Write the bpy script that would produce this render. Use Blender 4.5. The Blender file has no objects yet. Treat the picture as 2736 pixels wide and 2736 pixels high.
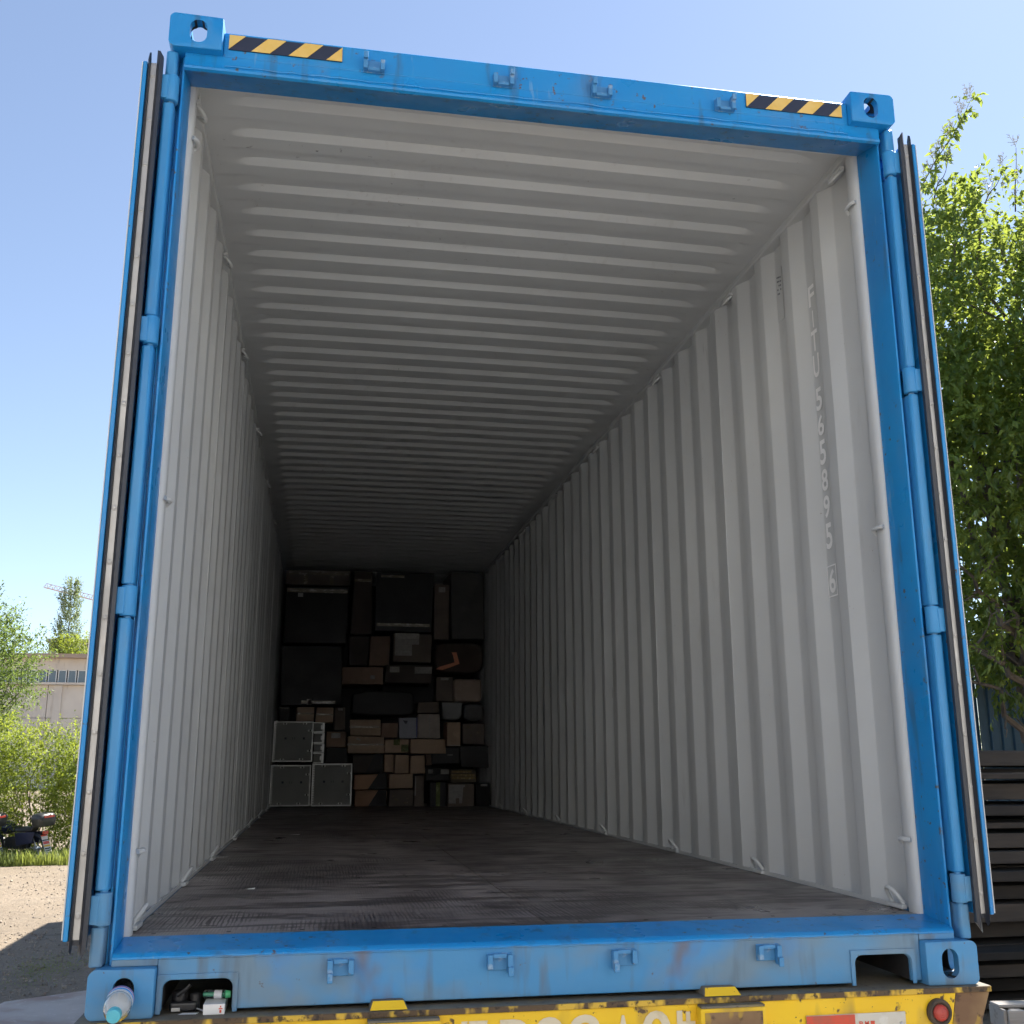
import bpy, bmesh, math, random
from math import radians, sin, cos, pi, sqrt
from mathutils import Vector, Matrix, Euler, noise as mnoise

SC = bpy.context.scene
COL = SC.collection
R = random.Random(7)
GZ = -1.12                       # ground level; the container's underside is z = 0

# ------------------------------------------------------------------ camera, sky, sun, exposure
cd = bpy.data.cameras.new('camera'); cam = bpy.data.objects.new('camera', cd); COL.objects.link(cam)
cam.location = (-0.6709, -2.9456, 0.6179)
cam.rotation_euler = (radians(103.508), radians(0.113), radians(-10.140))
cd.sensor_width = 36; cd.lens = 36.795; cd.clip_start = 0.05; cd.clip_end = 3000
SC.camera = cam
SUN = Vector((0.600, 0.468, 1.0)).normalized()      # read off the container's shadow on the ground
ELEV = math.asin(SUN.z); AZ = math.atan2(SUN.x, SUN.y)
wd = bpy.data.worlds.new('World'); SC.world = wd; wd.use_nodes = True
nt = wd.node_tree; nt.nodes.clear()
sky = nt.nodes.new('ShaderNodeTexSky'); sky.sky_type = 'NISHITA'; sky.sun_disc = False
sky.sun_elevation = ELEV; sky.sun_rotation = AZ
sky.air_density = 0.92; sky.dust_density = 0.18; sky.ozone_density = 2.2; sky.altitude = 20
bg = nt.nodes.new('ShaderNodeBackground'); bg.inputs['Strength'].default_value = 0.0515
wo = nt.nodes.new('ShaderNodeOutputWorld')
hz = nt.nodes.new('ShaderNodeHueSaturation'); hz.inputs['Saturation'].default_value = 0.86; hz.inputs['Value'].default_value = 0.95
nt.links.new(sky.outputs[0], hz.inputs['Color']); nt.links.new(hz.outputs[0], bg.inputs[0]); nt.links.new(bg.outputs[0], wo.inputs[0])
sl = bpy.data.lights.new('sun', 'SUN'); sl.energy = 3.3; sl.angle = radians(0.53); sl.color = (1.0, 0.95, 0.87)
so = bpy.data.objects.new('sun', sl); COL.objects.link(so)
so.rotation_euler = SUN.to_track_quat('Z', 'Y').to_euler(); so.location = SUN * 60
vs = SC.view_settings; vs.view_transform = 'Standard'; vs.look = 'None'; vs.gamma = 1.0; vs.use_curve_mapping = False
vs.exposure = 2.14
SC.cycles.use_denoising = True
SC.cycles.use_adaptive_sampling = True; SC.cycles.adaptive_threshold = 0.03; SC.cycles.max_bounces = 12; SC.cycles.diffuse_bounces = 6; SC.cycles.glossy_bounces = 4
SC.cycles.transmission_bounces = 10; SC.cycles.transparent_max_bounces = 12
SC.cycles.sample_clamp_indirect = 6.0

# ------------------------------------------------------------------ materials
def rgb(c): return (c[0], c[1], c[2], 1.0)
class Mat:
    """Principled material whose base colour is a stack of noise-masked layers."""
    def __init__(s, name, col, rough=0.5, metal=0.0, spec=0.5, coat=0.0):
        s.m = bpy.data.materials.new(name); s.m.use_nodes = True
        s.t = s.m.node_tree; s.b = s.t.nodes['Principled BSDF']
        s.b.inputs['Roughness'].default_value = rough; s.b.inputs['Metallic'].default_value = metal
        s.b.inputs['Specular IOR Level'].default_value = spec; s.b.inputs['Coat Weight'].default_value = coat
        s.b.inputs['Base Color'].default_value = rgb(col)
        s.tc = s.t.nodes.new('ShaderNodeTexCoord'); s.cur = None; s.col = col; s.rough = rough; s.hcur = None
    def vec(s, stretch):
        mp = s.t.nodes.new('ShaderNodeMapping'); mp.inputs['Scale'].default_value = stretch
        s.t.links.new(s.tc.outputs['Object'], mp.inputs['Vector']); return mp.outputs[0]
    def nz(s, scale, stretch=(1, 1, 1), detail=3, rough=0.55, dist=0.0, kind='noise'):
        if kind == 'noise':
            n = s.t.nodes.new('ShaderNodeTexNoise'); n.inputs['Detail'].default_value = detail
            n.inputs['Roughness'].default_value = rough; n.inputs['Distortion'].default_value = dist
            o = n.outputs['Fac']
        elif kind == 'voronoi':
            n = s.t.nodes.new('ShaderNodeTexVoronoi'); o = n.outputs['Distance']
        elif kind == 'crack':
            n = s.t.nodes.new('ShaderNodeTexVoronoi'); n.feature = 'DISTANCE_TO_EDGE'; o = n.outputs['Distance']
        else:
            n = s.t.nodes.new('ShaderNodeTexWave'); n.inputs['Distortion'].default_value = dist
            n.inputs['Detail'].default_value = detail; n.inputs['Detail Scale'].default_value = rough; o = n.outputs['Fac']
        n.inputs['Scale'].default_value = scale
        s.t.links.new(s.vec(stretch), n.inputs['Vector']); return o
    def ramp(s, o, lo, hi, a=0.0, b=1.0):
        r = s.t.nodes.new('ShaderNodeMapRange'); r.inputs['From Min'].default_value = lo; r.inputs['From Max'].default_value = hi
        r.inputs['To Min'].default_value = a; r.inputs['To Max'].default_value = b
        s.t.links.new(o, r.inputs['Value']); return r.outputs[0]
    def layer(s, col, scale, lo, hi, amt=1.0, mask=None, **k):
        f = s.ramp(s.nz(scale, **k), lo, hi, 0, amt)
        if mask:
            g = s.t.nodes.new('ShaderNodeMath'); g.operation = 'MULTIPLY'; s.t.links.new(f, g.inputs[0])
            s.t.links.new(s.ramp(s.nz(mask[0]), mask[1], mask[2]), g.inputs[1]); f = g.outputs[0]
        return s.mixin(f, col)
    def mixin(s, f, col):
        mx = s.t.nodes.new('ShaderNodeMix'); mx.data_type = 'RGBA'
        s.t.links.new(f, mx.inputs['Factor'])
        if s.cur is None: mx.inputs['A'].default_value = rgb(s.col)
        else: s.t.links.new(s.cur, mx.inputs['A'])
        mx.inputs['B'].default_value = rgb(col); s.cur = mx.outputs['Result']
        s.t.links.new(s.cur, s.b.inputs['Base Color']); return s
    def perobj(s, amt):
        """small brightness change from object to object"""
        oi = s.t.nodes.new('ShaderNodeObjectInfo'); hs = s.t.nodes.new('ShaderNodeHueSaturation')
        s.t.links.new(s.ramp(oi.outputs['Random'], 0, 1, 1 - amt, 1 + amt), hs.inputs['Value'])
        if s.cur is None: hs.inputs['Color'].default_value = rgb(s.col)
        else: s.t.links.new(s.cur, hs.inputs['Color'])
        s.cur = hs.outputs[0]; s.t.links.new(s.cur, s.b.inputs['Base Color']); return s
    def rvar(s, scale, lo, hi, **k):
        s.t.links.new(s.ramp(s.nz(scale, **k), 0.3, 0.7, lo, hi), s.b.inputs['Roughness']); return s
    def bump(s, scale, strength, hgt=0.01, **k):
        b = s.t.nodes.new('ShaderNodeBump'); b.inputs['Strength'].default_value = strength; b.inputs['Distance'].default_value = hgt
        s.t.links.new(s.nz(scale, **k), b.inputs['Height'])
        if s.hcur is not None: s.t.links.new(s.hcur, b.inputs['Normal'])
        s.hcur = b.outputs[0]; s.t.links.new(s.hcur, s.b.inputs['Normal']); return s

def MK(name, col, rough=0.5, **k): return Mat(name, col, rough, **k)
BLUE = (0.010, 0.195, 0.53)
m_blue = (MK('blue_paint', (0.008, 0.232, 0.58), 0.36).layer((0.016, 0.268, 0.60), 2.2, .4, .65, .8).layer((0.012, 0.17, 0.47), 1.1, .52, .68, .7).layer((0.07, 0.25, 0.52), 14, .58, .76, .4, stretch=(1, 1, .25))
          .layer((0.16, 0.33, 0.55), 55, .64, .70, .5, stretch=(1, 1, .12), mask=(2.5, .48, .6)).layer((0.11, 0.075, 0.055), 42, .64, .69, .9, mask=(3.0, .47, .57)).layer((0.045, 0.10, 0.17), 20, .58, .72, .55, stretch=(1, 1, .15)).layer((0.10, 0.24, 0.44), 3.1, .58, .74, .35).rvar(6, .24, .52).bump(9, .07, .004).m)
m_bar = MK('faded_blue_paint', (0.028, 0.24, 0.55), 0.36).layer((0.055, 0.29, 0.58), 3, .42, .66, .8, stretch=(1, 1, .3)).layer((0.12, 0.25, 0.40), 18, .62, .74, .5, stretch=(1, 1, .2)).rvar(6, .28, .5).bump(90, .06, .003).m
m_sill = (MK('dusty_blue_paint', (0.055, 0.25, 0.50), 0.5).layer((0.10, 0.27, 0.46), 2.4, .40, .66, .8).layer((0.165, 0.235, 0.29), 3.3, .45, .66, .8, stretch=(1, 1, 1.6))
          .layer((0.10, 0.14, 0.18), 17, .54, .68, .7, stretch=(1, 1, .14)).layer((0.035, 0.24, 0.58), 5, .55, .72, .6).layer((0.10, 0.07, 0.05), 42, .70, .76, .8, detail=3).layer((0.17, 0.11, 0.07), 5, .63, .74, .75, stretch=(1, 1, .7))
          .rvar(7, .38, .68).bump(26, .10, .005).m)
m_grey = (MK('interior_grey_paint', (0.585, 0.60, 0.60), 0.42).layer((0.535, 0.548, 0.55), 1.6, .38, .68, .8).layer((0.45, 0.45, 0.44), 26, .60, .74, .5, stretch=(1, 1, .2), mask=(1.4, .45, .6))
          .layer((0.13, 0.13, 0.135), 15, .68, .73, .8, stretch=(1.6, 1.6, .14), mask=(1.1, .54, .64)).layer((0.25, 0.19, 0.14), 55, .70, .75, .7, mask=(1.7, .54, .64)).bump(4, .10, .01).m)
m_white = MK('white_stencil_paint', (0.93, 0.93, 0.92), 0.5).layer((0.84, 0.84, 0.83), 40, .55, .75, .5).m
m_floor = (MK('plywood_floor', (0.205, 0.178, 0.172), 0.42).layer((0.31, 0.275, 0.265), 2.6, .46, .60, .9, stretch=(1, .35, 1)).layer((0.070, 0.060, 0.060), 4.2, .47, .58, .85, stretch=(.5, 1.9, 1), dist=1.4)
           .layer((0.045, 0.040, 0.044), 9.0, .56, .74, .85, kind='wave', dist=7.0, detail=3, rough=1.6, stretch=(2.6, .28, 1), mask=(1.5, .50, .58)).layer((0.36, 0.32, 0.30), 24, .62, .70, .55, stretch=(.4, 2.4, 1), mask=(2.4, .46, .58))
           .layer((0.028, 0.025, 0.026), 12, .63, .70, .9, stretch=(.45, 2.2, 1), mask=(1.7, .47, .60)).layer((0.50, 0.47, 0.44), 90, .74, .78, .7, detail=2)
           .rvar(4, .26, .55).bump(14, .16, .003, kind='wave', dist=6.0, detail=2, rough=1.6, stretch=(2.4, .25, 1)).perobj(.12).m)
m_rubber = MK('black_rubber', (0.030, 0.034, 0.045), 0.38).layer((0.055, 0.055, 0.06), 30, .55, .75, .5).m
m_alu = MK('gasket_strip_metal', (0.42, 0.41, 0.395), 0.34, metal=.55).layer((0.50, 0.49, 0.47), 6, .4, .7, .6, stretch=(1, 1, .3)).layer((0.30, 0.24, 0.19), 20, .60, .75, .5, stretch=(1, 1, .4)).rvar(9, .3, .55).m
m_steel = MK('bare_steel', (0.52, 0.53, 0.55), 0.38, metal=.7).layer((0.28, 0.24, 0.2), 40, .55, .7, .7).m
m_keep = MK('worn_keeper_paint', (0.06, 0.24, 0.48), 0.5).layer((0.40, 0.46, 0.52), 22, .58, .68, .7).layer((0.13, 0.09, 0.06), 60, .64, .72, .7).m
m_yel = MK('hazard_yellow', (0.72, 0.46, 0.10), 0.45).layer((0.80, 0.56, 0.20), 20, .4, .7, .6).m
m_blk = MK('hazard_black', (0.018, 0.024, 0.05), 0.4).m
m_tyel = (MK('trailer_yellow_paint', (0.80, 0.50, 0.010), 0.45).layer((0.86, 0.57, 0.02), 2.5, .4, .65, .8).layer((0.30, 0.20, 0.06), 7, .58, .72, .7, stretch=(1, 1, .45))
          .layer((0.075, 0.045, 0.028), 30, .66, .71, .95, stretch=(1, 1, .8)).layer((0.05, 0.035, 0.028), 90, .70, .74, .9, detail=3).rvar(9, .35, .7).bump(70, .15, .003).m)
m_tedge = MK('rusty_edge', (0.10, 0.065, 0.035), 0.75).layer((0.62, 0.40, 0.05), 16, .50, .58, 1, stretch=(1, 1, .5)).layer((0.03, 0.022, 0.018), 45, .56, .66, .9).bump(80, .4, .004).m
m_rust = MK('brown_rust', (0.17, 0.095, 0.05), 0.75).layer((0.26, 0.165, 0.08), 8, .4, .65, .9).layer((0.55, 0.36, 0.03), 9, .60, .66, .9, stretch=(1, 1, .6)).layer((0.07, 0.04, 0.03), 35, .6, .7, .8).bump(50, .3, .004).m
m_deck = MK('trailer_deck', (0.175, 0.155, 0.115), 0.7).layer((0.115, 0.10, 0.08), 5, .4, .65, .9).layer((0.26, 0.20, 0.07), 12, .56, .72, .7).layer((0.05, 0.04, 0.03), 40, .62, .70, .8).bump(60, .25, .004).m
m_dark = MK('dark_steel', (0.03, 0.03, 0.032), 0.6).layer((0.07, 0.055, 0.045), 8, .5, .7, .8).m
def M0(name, col, rough=.5, **k): return Mat(name, col, rough, **k)

# ------------------------------------------------------------------ mesh helpers
class MB:
    def __init__(s): s.v = []; s.f = []; s.mi = []; s.cur = 0
    def add(s, vs, fs):
        o = len(s.v); s.v += [tuple(v) for v in vs]
        for f in fs: s.f.append([i + o for i in f]); s.mi.append(s.cur)
        return s
    def box(s, x0, x1, y0, y1, z0, z1, M=None):
        vs = [Vector((x, y, z)) for z in (z0, z1) for y in (y0, y1) for x in (x0, x1)]
        if M is not None: vs = [M @ v for v in vs]
        return s.add(vs, [(0, 2, 3, 1), (4, 5, 7, 6), (0, 1, 5, 4), (2, 6, 7, 3), (0, 4, 6, 2), (1, 3, 7, 5)])
    def prism(s, pts, a, b, axis='z', close=True):
        """polygon pts (CCW seen from +axis) swept from a to b; pts are the other two coordinates in order"""
        def P(u, v, w): return {'z': (u, v, w), 'x': (w, u, v), 'y': (v, w, u)}[axis]
        n = len(pts); vs = [P(u, v, a) for u, v in pts] + [P(u, v, b) for u, v in pts]
        fs = [(i, (i + 1) % n, (i + 1) % n + n, i + n) for i in range(n if close else n - 1)]
        if close: fs += [tuple(reversed(range(n))), tuple(range(n, 2 * n))]
        return s.add(vs, fs)
    def tube(s, path, rad, n=8, cap=True):
        path = [Vector(p) for p in path]; m = len(path)
        rr = rad if isinstance(rad, (list, tuple)) else [rad] * m
        vs = []; up = None
        for i, p in enumerate(path):
            d = (path[min(i + 1, m - 1)] - path[max(i - 1, 0)]).normalized()
            if up is None:
                up = d.orthogonal().normalized()
            else:
                up = (up - d * up.dot(d))
                up = up.normalized() if up.length > 1e-6 else d.orthogonal().normalized()
            w = d.cross(up)
            for k in range(n):
                a = 2 * pi * k / n; vs.append(p + (up * cos(a) + w * sin(a)) * rr[i])
        fs = [(i * n + k, i * n + (k + 1) % n, (i + 1) * n + (k + 1) % n, (i + 1) * n + k) for i in range(m - 1) for k in range(n)]
        if cap: fs += [tuple(reversed(range(n))), tuple(range((m - 1) * n, m * n))]
        return s.add(vs, fs)
    def lathe(s, prof, n=24, M=None):
        """prof = [(radius, height)] about z"""
        vs = []; m = len(prof)
        for r_, h in prof:
            for k in range(n):
                a = 2 * pi * k / n; vs.append(Vector((r_ * cos(a), r_ * sin(a), h)))
        if M is not None: vs = [M @ v for v in vs]
        fs = [(i * n + k, i * n + (k + 1) % n, (i + 1) * n + (k + 1) % n, (i + 1) * n + k) for i in range(m - 1) for k in range(n)]
        fs += [tuple(reversed(range(n))), tuple(range((m - 1) * n, m * n))]
        return s.add(vs, fs)
    def mesh(s, name):
        me = bpy.data.meshes.new(name); me.from_pydata(s.v, [], s.f); me.update(); return me
    def build(s, name, mats, parent=None, bevel=0, smooth=False, seg=2, ang=35):
        me = s.mesh(name)
        for m in (mats if isinstance(mats, (list, tuple)) else [mats]): me.materials.append(m)
        if any(s.mi): me.polygons.foreach_set('material_index', s.mi)
        return put(name, me, parent, bevel, smooth, seg, ang)
def put(name, me, parent=None, bevel=0, smooth=False, seg=2, ang=35):
    o = bpy.data.objects.new(name, me); COL.objects.link(o); o.parent = parent
    if bevel:
        b = o.modifiers.new('bevel', 'BEVEL'); b.width = bevel; b.segments = seg; b.limit_method = 'ANGLE'; b.angle_limit = radians(ang)
    if smooth: shade(me, ang)
    return o
def shade(me, ang=35):
    me.polygons.foreach_set('use_smooth', [True] * len(me.polygons))
    try: me.set_sharp_from_angle(angle=radians(ang))
    except Exception: pass
def tag(o, label=None, cat=None, group=None, kind=None):
    if label: o['label'] = label
    if cat: o['category'] = cat
    if group: o['group'] = group
    if kind: o['kind'] = kind
    return o
def thing(name, label, cat, loc=(0, 0, 0), rot=(0, 0, 0), group=None):
    o = bpy.data.objects.new(name, None); COL.objects.link(o); o.location = loc; o.rotation_euler = rot
    o.empty_display_size = .2
    return tag(o, label, cat, group)
def dupe(o, parent=None):
    c = o.copy(); COL.objects.link(c)
    if parent is not None: c.parent = parent
    for ch in list(o.children):
        if ch.name != c.name: dupe(ch, c)
    return c
def boolean(base, cutters):
    """base minus cutters, baked to a plain mesh"""
    for c in cutters:
        b = base.modifiers.new('b', 'BOOLEAN'); b.operation = 'DIFFERENCE'; b.object = c; b.solver = 'EXACT'
    dg = bpy.context.evaluated_depsgraph_get(); dg.update()
    me = bpy.data.meshes.new_from_object(base.evaluated_get(dg))
    base.modifiers.clear(); base.data = me
    for c in cutters: bpy.data.objects.remove(c, do_unlink=True)
    return base
def glyph(ch):
    """letter outline as verts (0..1 square) + faces"""
    cu = bpy.data.curves.new('t', 'FONT'); cu.body = ch; cu.fill_mode = 'FRONT'; cu.offset = 0.022; cu.resolution_u = 4
    o = bpy.data.objects.new('t', cu); COL.objects.link(o)
    dg = bpy.context.evaluated_depsgraph_get(); dg.update()
    me = bpy.data.meshes.new_from_object(o.evaluated_get(dg))
    vs = [v.co.copy() for v in me.vertices]; fs = [list(p.vertices) for p in me.polygons]
    bpy.data.objects.remove(o, do_unlink=True)
    x0 = min(v.x for v in vs); x1 = max(v.x for v in vs); y0 = min(v.y for v in vs); y1 = max(v.y for v in vs)
    return [((v.x - x0) / max(1e-6, x1 - x0), (v.y - y0) / (y1 - y0)) for v in vs], fs
GC = {}
def letter(name, ch, P, U, V, w, h, mat, parent, t=0.0015):
    """one flat character: P lower-left corner, U right, V up (unit vectors)"""
    if ch not in GC: GC[ch] = glyph(ch)
    vs, fs = GC[ch]; P, U, V = Vector(P), Vector(U), Vector(V)
    mb = MB(); mb.add([P + U * (x * w) + V * (y * h) for x, y in vs], fs)
    return mb.build(name, mat, parent)

# ------------------------------------------------------------------ ground
def ground_mat():
    g = Mat('dirt_ground', (0.240, 0.192, 0.140), 0.9, spec=.2)
    g.layer((0.194, 0.157, 0.116), .35, .42, .62, .8).layer((0.287, 0.237, 0.179), 1.1, .5, .7, .7).layer((0.134, 0.110, 0.085), 4.0, .55, .72, .6).layer((0.161, 0.133, 0.104), 22, .55, .68, .7).layer((0.333, 0.287, 0.225), 70, .62, .70, .6)
    g.bump(3, .35, .05).bump(20, .8, .03).bump(80, .6, .012); return g.m
m_ground = ground_mat()
mb = MB()
def gh(x, y):
    d = sqrt(x * x + y * y)
    return GZ + (0.02 * mnoise.noise((x * .35, y * .35, 0)) + 0.012 * mnoise.noise((x * 1.3, y * 1.3, 3))) * min(1, d / 2)
xs = [-900, -300, -120, -60, -35] + [-22 + .5 * i for i in range(81)] + [25, 40, 70, 140, 300, 900]
ys = [-900, -300, -100, -40, -20] + [-12 + .5 * i for i in range(73)] + [30, 40, 60, 100, 200, 400, 1200]
near = lambda x, y: -23 < x < 20 and -13 < y < 25
mb.add([(x, y, gh(x, y) if near(x, y) else GZ) for y in ys for x in xs],
       [(j * len(xs) + i, j * len(xs) + i + 1, (j + 1) * len(xs) + i + 1, (j + 1) * len(xs) + i) for j in range(len(ys) - 1) for i in range(len(xs) - 1)])
tag(mb.build('ground', m_ground, smooth=True), kind='structure', label='sunlit pale dirt yard with tracks and pebbles')

# old concrete slab under the trailer's left rear corner
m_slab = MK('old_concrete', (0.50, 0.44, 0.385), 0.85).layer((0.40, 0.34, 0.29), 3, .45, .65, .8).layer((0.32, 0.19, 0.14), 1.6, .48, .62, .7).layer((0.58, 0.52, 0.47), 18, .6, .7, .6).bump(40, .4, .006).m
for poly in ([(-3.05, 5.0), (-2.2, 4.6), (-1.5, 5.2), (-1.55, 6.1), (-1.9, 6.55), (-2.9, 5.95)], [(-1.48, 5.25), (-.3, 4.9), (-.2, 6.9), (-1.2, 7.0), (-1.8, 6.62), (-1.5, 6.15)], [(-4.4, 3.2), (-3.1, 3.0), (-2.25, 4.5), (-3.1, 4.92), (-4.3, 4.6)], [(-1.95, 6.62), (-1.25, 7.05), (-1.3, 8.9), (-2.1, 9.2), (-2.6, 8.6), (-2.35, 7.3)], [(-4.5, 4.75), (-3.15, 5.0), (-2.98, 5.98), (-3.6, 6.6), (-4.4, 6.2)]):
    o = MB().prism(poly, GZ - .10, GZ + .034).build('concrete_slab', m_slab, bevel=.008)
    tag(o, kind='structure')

# dark apron out of view, added to cut ground bounce onto the container ceiling
m_apron = MK('added_dark_apron', (0.18, 0.168, 0.155), 0.85).layer((0.23, 0.215, 0.2), 2, .4, .65, .8).layer((0.06, 0.057, 0.055), 30, .5, .65, .7).bump(60, .5, .01).m
tag(MB().box(-5.0, 9.0, -9.0, 2.6, GZ - .1, GZ + .038).build('added_dark_apron', m_apron), kind='structure')

# ------------------------------------------------------------------ shipping container
CT = thing('shipping_container', 'open blue high shipping container with grey corrugated inside, loaded on a yellow trailer', 'container')
# corner castings
def oval(w, h, n=10):
    r = w / 2; pts = []
    for k in range(n + 1): a = pi * k / n; pts.append((r * cos(a), h / 2 - r + r * sin(a)))
    for k in range(n + 1): a = pi + pi * k / n; pts.append((r * cos(a), -(h / 2 - r) + r * sin(a)))
    return pts
def outward(me):
    b = bmesh.new(); b.from_mesh(me); bmesh.ops.recalc_face_normals(b, faces=b.faces); b.to_mesh(me); b.free()
def casting():
    """local: outer corner at origin, x inward 0..0.162, y back 0..0.178, z 0..0.118 with the aperture at the top (bottom castings are flipped)"""
    bm = bmesh.new(); bmesh.ops.create_cube(bm, size=1)
    for v in bm.verts: v.co = Vector(((v.co.x + .5) * .162, (v.co.y + .5) * .178, (v.co.z + .5) * .118))
    ed = [e for e in bm.edges if sum(1 for v in e.verts if v.co.x < .001) == 2 and abs(e.verts[0].co.y - e.verts[1].co.y) > .1]
    bmesh.ops.bevel(bm, geom=ed, offset=.022, segments=5, affect='EDGES', profile=.5)
    ed = [e for e in bm.edges if e.calc_length() > .02 and e.is_manifold and e.calc_face_angle(0) > .8]
    bmesh.ops.bevel(bm, geom=ed, offset=.006, segments=2, affect='EDGES', profile=.5)
    me = bpy.data.meshes.new('corner_casting'); bm.to_mesh(me); bm.free()
    o = bpy.data.objects.new('corner_casting', me); COL.objects.link(o)
    c1 = MB().box(.022, .140, .026, .152, .020, .096).build('c', m_blue)                        # hollow
    ov = oval(.052, .080)
    c2 = MB().prism([(z + .060, x + .088) for x, z in ov], -.05, .06, 'y').build('c', m_blue)     # rear face hole
    c3 = MB().prism([(y + .092, z + .060) for y, z in ov], -.05, .06, 'x').build('c', m_blue)     # side hole
    c4 = MB().prism([(x + .088, y + .092) for x, y in oval(.064, .112)], .06, .2, 'z').build('c', m_blue)
    for c in (c1, c2, c3, c4, o): outward(c.data)
    boolean(o, [c1, c2, c3, c4])
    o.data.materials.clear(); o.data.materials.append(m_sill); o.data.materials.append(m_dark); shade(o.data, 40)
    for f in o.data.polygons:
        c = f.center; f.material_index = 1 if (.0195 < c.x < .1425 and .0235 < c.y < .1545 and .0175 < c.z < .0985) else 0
    return o
cast = casting(); cast.parent = CT
spots = [(-1, 0, 0), (1, 0, 0), (-1, 0, 1), (1, 0, 1), (-1, 1, 0), (1, 1, 0), (-1, 1, 1), (1, 1, 1)]
cast_top_mat = m_blue
for i, (sx, far, up) in enumerate(spots):
    o = cast if i == 0 else cast.copy()
    if i: COL.objects.link(o)
    o.parent = CT
    o.location = (sx * 1.219, 12.192 if far else 0, 2.896 if up else 0)
    o.scale = (-sx, -1 if far else 1, 1)
    if up: o.location.z = 2.896 - .118
    else:
        o.location.z = .118; o.scale.z = -1
    if up:
        o.material_slots[0].link = 'OBJECT'; o.material_slots[0].material = m_blue
# corner posts (rear), mirrored profiles
def mir(pts, s): return [(x * s, y) for x, y in pts] if s > 0 else [(x * s, y) for x, y in reversed(pts)]
POST = [(1.170, .188), (1.170, .058), (1.172, .052), (1.178, .052), (1.180, .058), (1.180, .085), (1.192, .085), (1.192, .085), (1.2165, .1), (1.2165, .188)]
JBAR = [(1.191, .084), (1.191, .034), (1.196, .027), (1.220, .027), (1.226, .034), (1.226, .10), (1.217, .10)]
INNER = [(1.1712, .1885), (1.164, .190), (1.157, .197), (1.154, .210), (1.154, .232), (1.158, .248), (1.168, .266), (1.184, .285), (1.2060, .2985), (1.2085, .310), (1.2162, .310), (1.2162, .1885)]
HZ = [(2.600, 2.690), (1.802, 1.888), (1.010, 1.094), (0.218, 0.298)]
for s in (-1, 1):
    MB().prism(mir(POST, s), .1185, 2.7775).build('corner_post', m_blue, CT, bevel=.0015, smooth=True, ang=30)
    MB().prism(mir(INNER, s), .150, 2.80).build('inner_post', m_grey, CT, smooth=True, ang=50)
    # hinge bar in pieces between the hinges
    zs = [.1187] + [z for a, b in reversed(HZ) for z in (a - .004, b + .004)] + [2.777]
    for k in range(0, len(zs), 2):
        if zs[k + 1] - zs[k] > .01: MB().prism(mir(JBAR, s), zs[k], zs[k + 1]).build('hinge_bar', m_bar if k else m_sill, CT, bevel=.004, smooth=True, ang=30)
    for a, b in HZ:
        h = MB()
        h.lathe([(.0, a), (.021, a), (.022, a + .003), (.022, b - .003), (.021, b), (.0, b)], 18, Matrix.Translation((s * 1.203, .038, 0)))
        x0, x1 = sorted((s * 1.210, s * 1.2365))
        h.prism([(x0, .016), (x1, .016), (x1, .030), (x0, .030)], a + .004, b - .006)
        h.build('hinge', m_sill if a < .5 else m_bar, CT, bevel=.002, smooth=True)
        MB().tube([(s * 1.203, .038, a - .012), (s * 1.203, .038, b + .012)], .010, 10).build('hinge_pin', m_sill, CT)
    # side posts of far end
    MB().box(*sorted((s * 1.12, s * 1.2165)), 12.03, 12.190, .119, 2.777).build('corner_post', m_blue, CT, bevel=.004)
    # rails
    MB().box(*sorted((s * 1.160, s * 1.2165)), .3115, 12.028, 2.8012, 2.888).build('top_rail', [m_grey], CT, bevel=.006)
    MB().box(*sorted((s * 1.168, s * 1.2165)), .3115, 12.028, .045, .1655).build('bottom_rail', m_sill, CT, bevel=.004)
    MB().box(*sorted((s * 1.1585, s * 1.2162)), .1888, .3110, 2.8003, 2.8878).build('rail_end', m_grey, CT)
    # welded lower rail lip inside
    MB().prism(mir([(1.1672, .3), (1.174, .3), (1.174, 12.0), (1.1672, 12.0)], s), .1663, .180).build('rail_lip', m_grey, CT)

# header
hp = [(.030, 2.7780), (.030, 2.862), (.038, 2.870), (.190, 2.874), (.190, 2.7780)]
MB().prism(hp, -1.0565, 1.0565, 'x').build('door_header', m_blue, CT, bevel=.003, smooth=True)
lp = [(.030, 2.7777), (.030, 2.738), (.026, 2.732), (.027, 2.724), (.036, 2.720), (.046, 2.724), (.056, 2.731), (.186, 2.767), (.188, 2.7777)]
MB().prism(list(reversed(lp)), -1.1695, 1.1695, 'x').build('header_lip', m_blue, CT, smooth=True, ang=40)
# wavy caulk bead along the lip
R.seed(3)
pts = [(-1.05 + 2.1 * i / 70, .029, 2.744 + R.uniform(-.002, .002) + (.006 if 36 < i < 40 else 0)) for i in range(71)]
MB().tube(pts, [.0022 + R.uniform(0, .0022) for _ in pts], 6).build('caulk_bead', m_blue, CT, smooth=True)
# hazard stickers
for x0 in (-1.040, 0.681):
    st = MB().box(x0, x0 + .352, .0265, .0285, 2.8035, 2.8555).build('hazard_sticker', m_blk, CT)
    w = .352; h = .052; z0 = 2.8035; k = .050; q = w / 7.0
    ps = [[(0, 0), (k, h), (0, h)]] + [[(a * q + .008, 0), (a * q + .008 + q * 1.15, 0), (a * q + .008 + q * 1.15 + k, h), (a * q + .008 + k, h)] for a in (1.2, 3.5)] + [[(w, 0), (w, h), (w - k, 0)]]
    for p_ in ps: MB().add([(x0 + u, .0245, z0 + v) for u, v in p_], [list(range(len(p_)))]).build('hazard_stripe', m_yel, st)

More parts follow.
